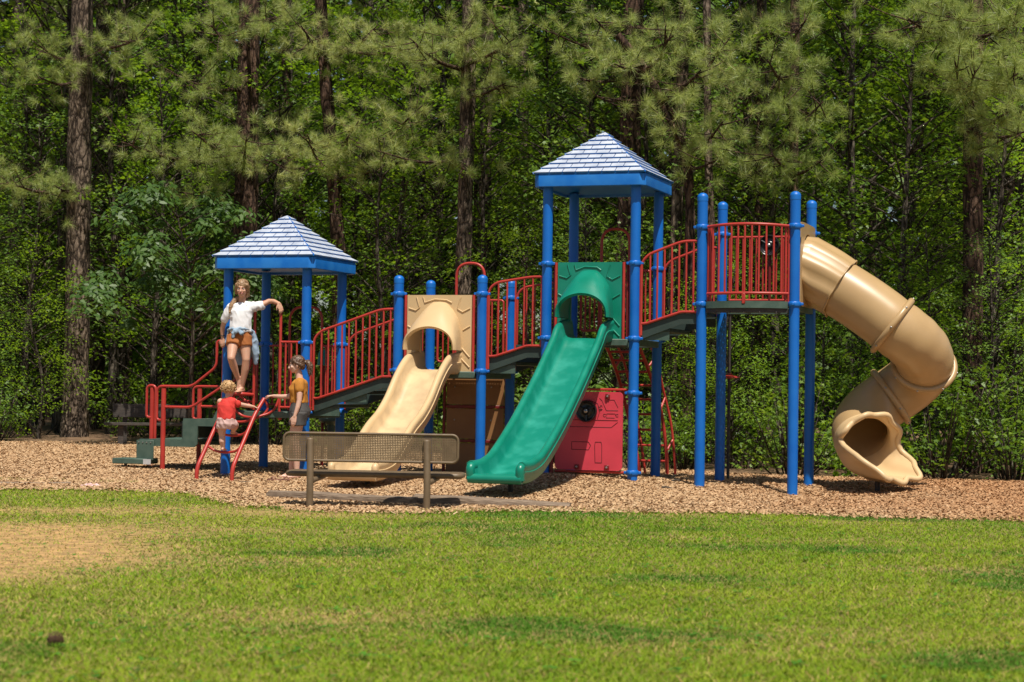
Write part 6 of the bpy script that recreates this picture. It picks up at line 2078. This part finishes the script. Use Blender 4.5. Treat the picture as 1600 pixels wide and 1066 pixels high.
    pm = mat('pale_pink_shorts', (0.66, 0.45, 0.41), (0.60, 0.40, 0.37), 25, 0.85)
    c = Blob()
    c.loft([((-3.715, 25.06, 0.575), 0.100, 0.088), ((-3.715, 25.056, 0.64), 0.122, 0.108), ((-3.715, 25.056, 0.715), 0.115, 0.10)], X, F)
    c.loft([((-3.768, 25.06, 0.66), 0.076, 0.08), ((-3.768, 25.068, 0.575), 0.074, 0.076)], X, F, 20, 2.0)
    c.limb([(-3.665, 25.07, 0.645), (-3.64, 25.11, 0.635)], [0.078, 0.070])
    c.build('shorts', pm, t, base, 0.0065, 2, 0.006, 20, 44)
child()

# sandals taken off beside the woman
def sandal(x, y, az, label):
    t = thing('sandal', label, 'sandal', (x, y, float(gz(x, y)) + 0.02), az, 'pair of brown sandals')
    P = [(0.045 * math.cos(a) * (1 + 0.12 * math.sin(a)), 0.125 * math.sin(a)) for a in np.arange(20) / 20 * 2 * math.pi]
    MB().extrude(P, 0.016, 0, 'z', 0).build('sole', M['flip'], t, 30)
    MB().tube(catmull([V3(-0.036, 0.0, 0.014), V3(-0.02, 0.03, 0.045), V3(0.0, 0.055, 0.02), V3(0.02, 0.03, 0.045), V3(0.036, 0.0, 0.014)], 4), 0.007, 7).build('strap', M['flip'], t, 180)
sandal(-3.02, 24.72, 1.1, 'brown sandal lying on the mulch just left of the other')
sandal(-2.87, 24.66, 0.5, 'brown sandal lying on the mulch nearest the bench')

# low broad leaved weeds and fallen pine straw in the turf
def weeds():
    out, tt = [], []
    for i in range(420):
        y = float(np.exp(rng.uniform(np.log(6.5), np.log(19))))
        x = rng.uniform(-1, 1) * y * 0.29
        if y > front(np.array([x]))[0] - 0.1:
            continue
        n = int(rng.integers(5, 12))
        for k in range(n):
            a = rng.uniform(0, 6.28)
            r = rng.uniform(0.01, 0.07)
            c = V3(x + r * math.cos(a), y + r * math.sin(a), rng.uniform(0.018, 0.032))
            u = V3(math.cos(a), math.sin(a), 0.15) * rng.uniform(0.012, 0.024)
            v = V3(-math.sin(a), math.cos(a), 0.1) * rng.uniform(0.007, 0.013)
            out.append([c - u, c + v, c + u, c - v])
            tt.append(np.array((0.07, 0.19, 0.02)) * rng.uniform(0.7, 1.5))
    for i in range(2600):
        y = float(np.exp(rng.uniform(np.log(6.5), np.log(24))))
        x = rng.uniform(-1, 1) * y * 0.3
        a = rng.uniform(0, 6.28)
        c = V3(x, y, float(gz(x, y)) + 0.022)
        u = V3(math.cos(a), math.sin(a), rng.normal(0, 0.1)) * rng.uniform(0.03, 0.09)
        v = V3(-math.sin(a), math.cos(a), 0) * 0.0018
        out.append([c - u - v, c + u - v, c + u + v, c - u + v])
        tt.append(np.array((0.42, 0.25, 0.11)) * rng.uniform(0.6, 1.3))
    return np.array(out), np.array(tt)
q, t = weeds()
tag(obj('weeds', np_mesh('weeds', q, 4, M['grassblade'], t)), 'small broad leaved weeds and fallen pine straw scattered through the turf', 'weeds', None, 'stuff')
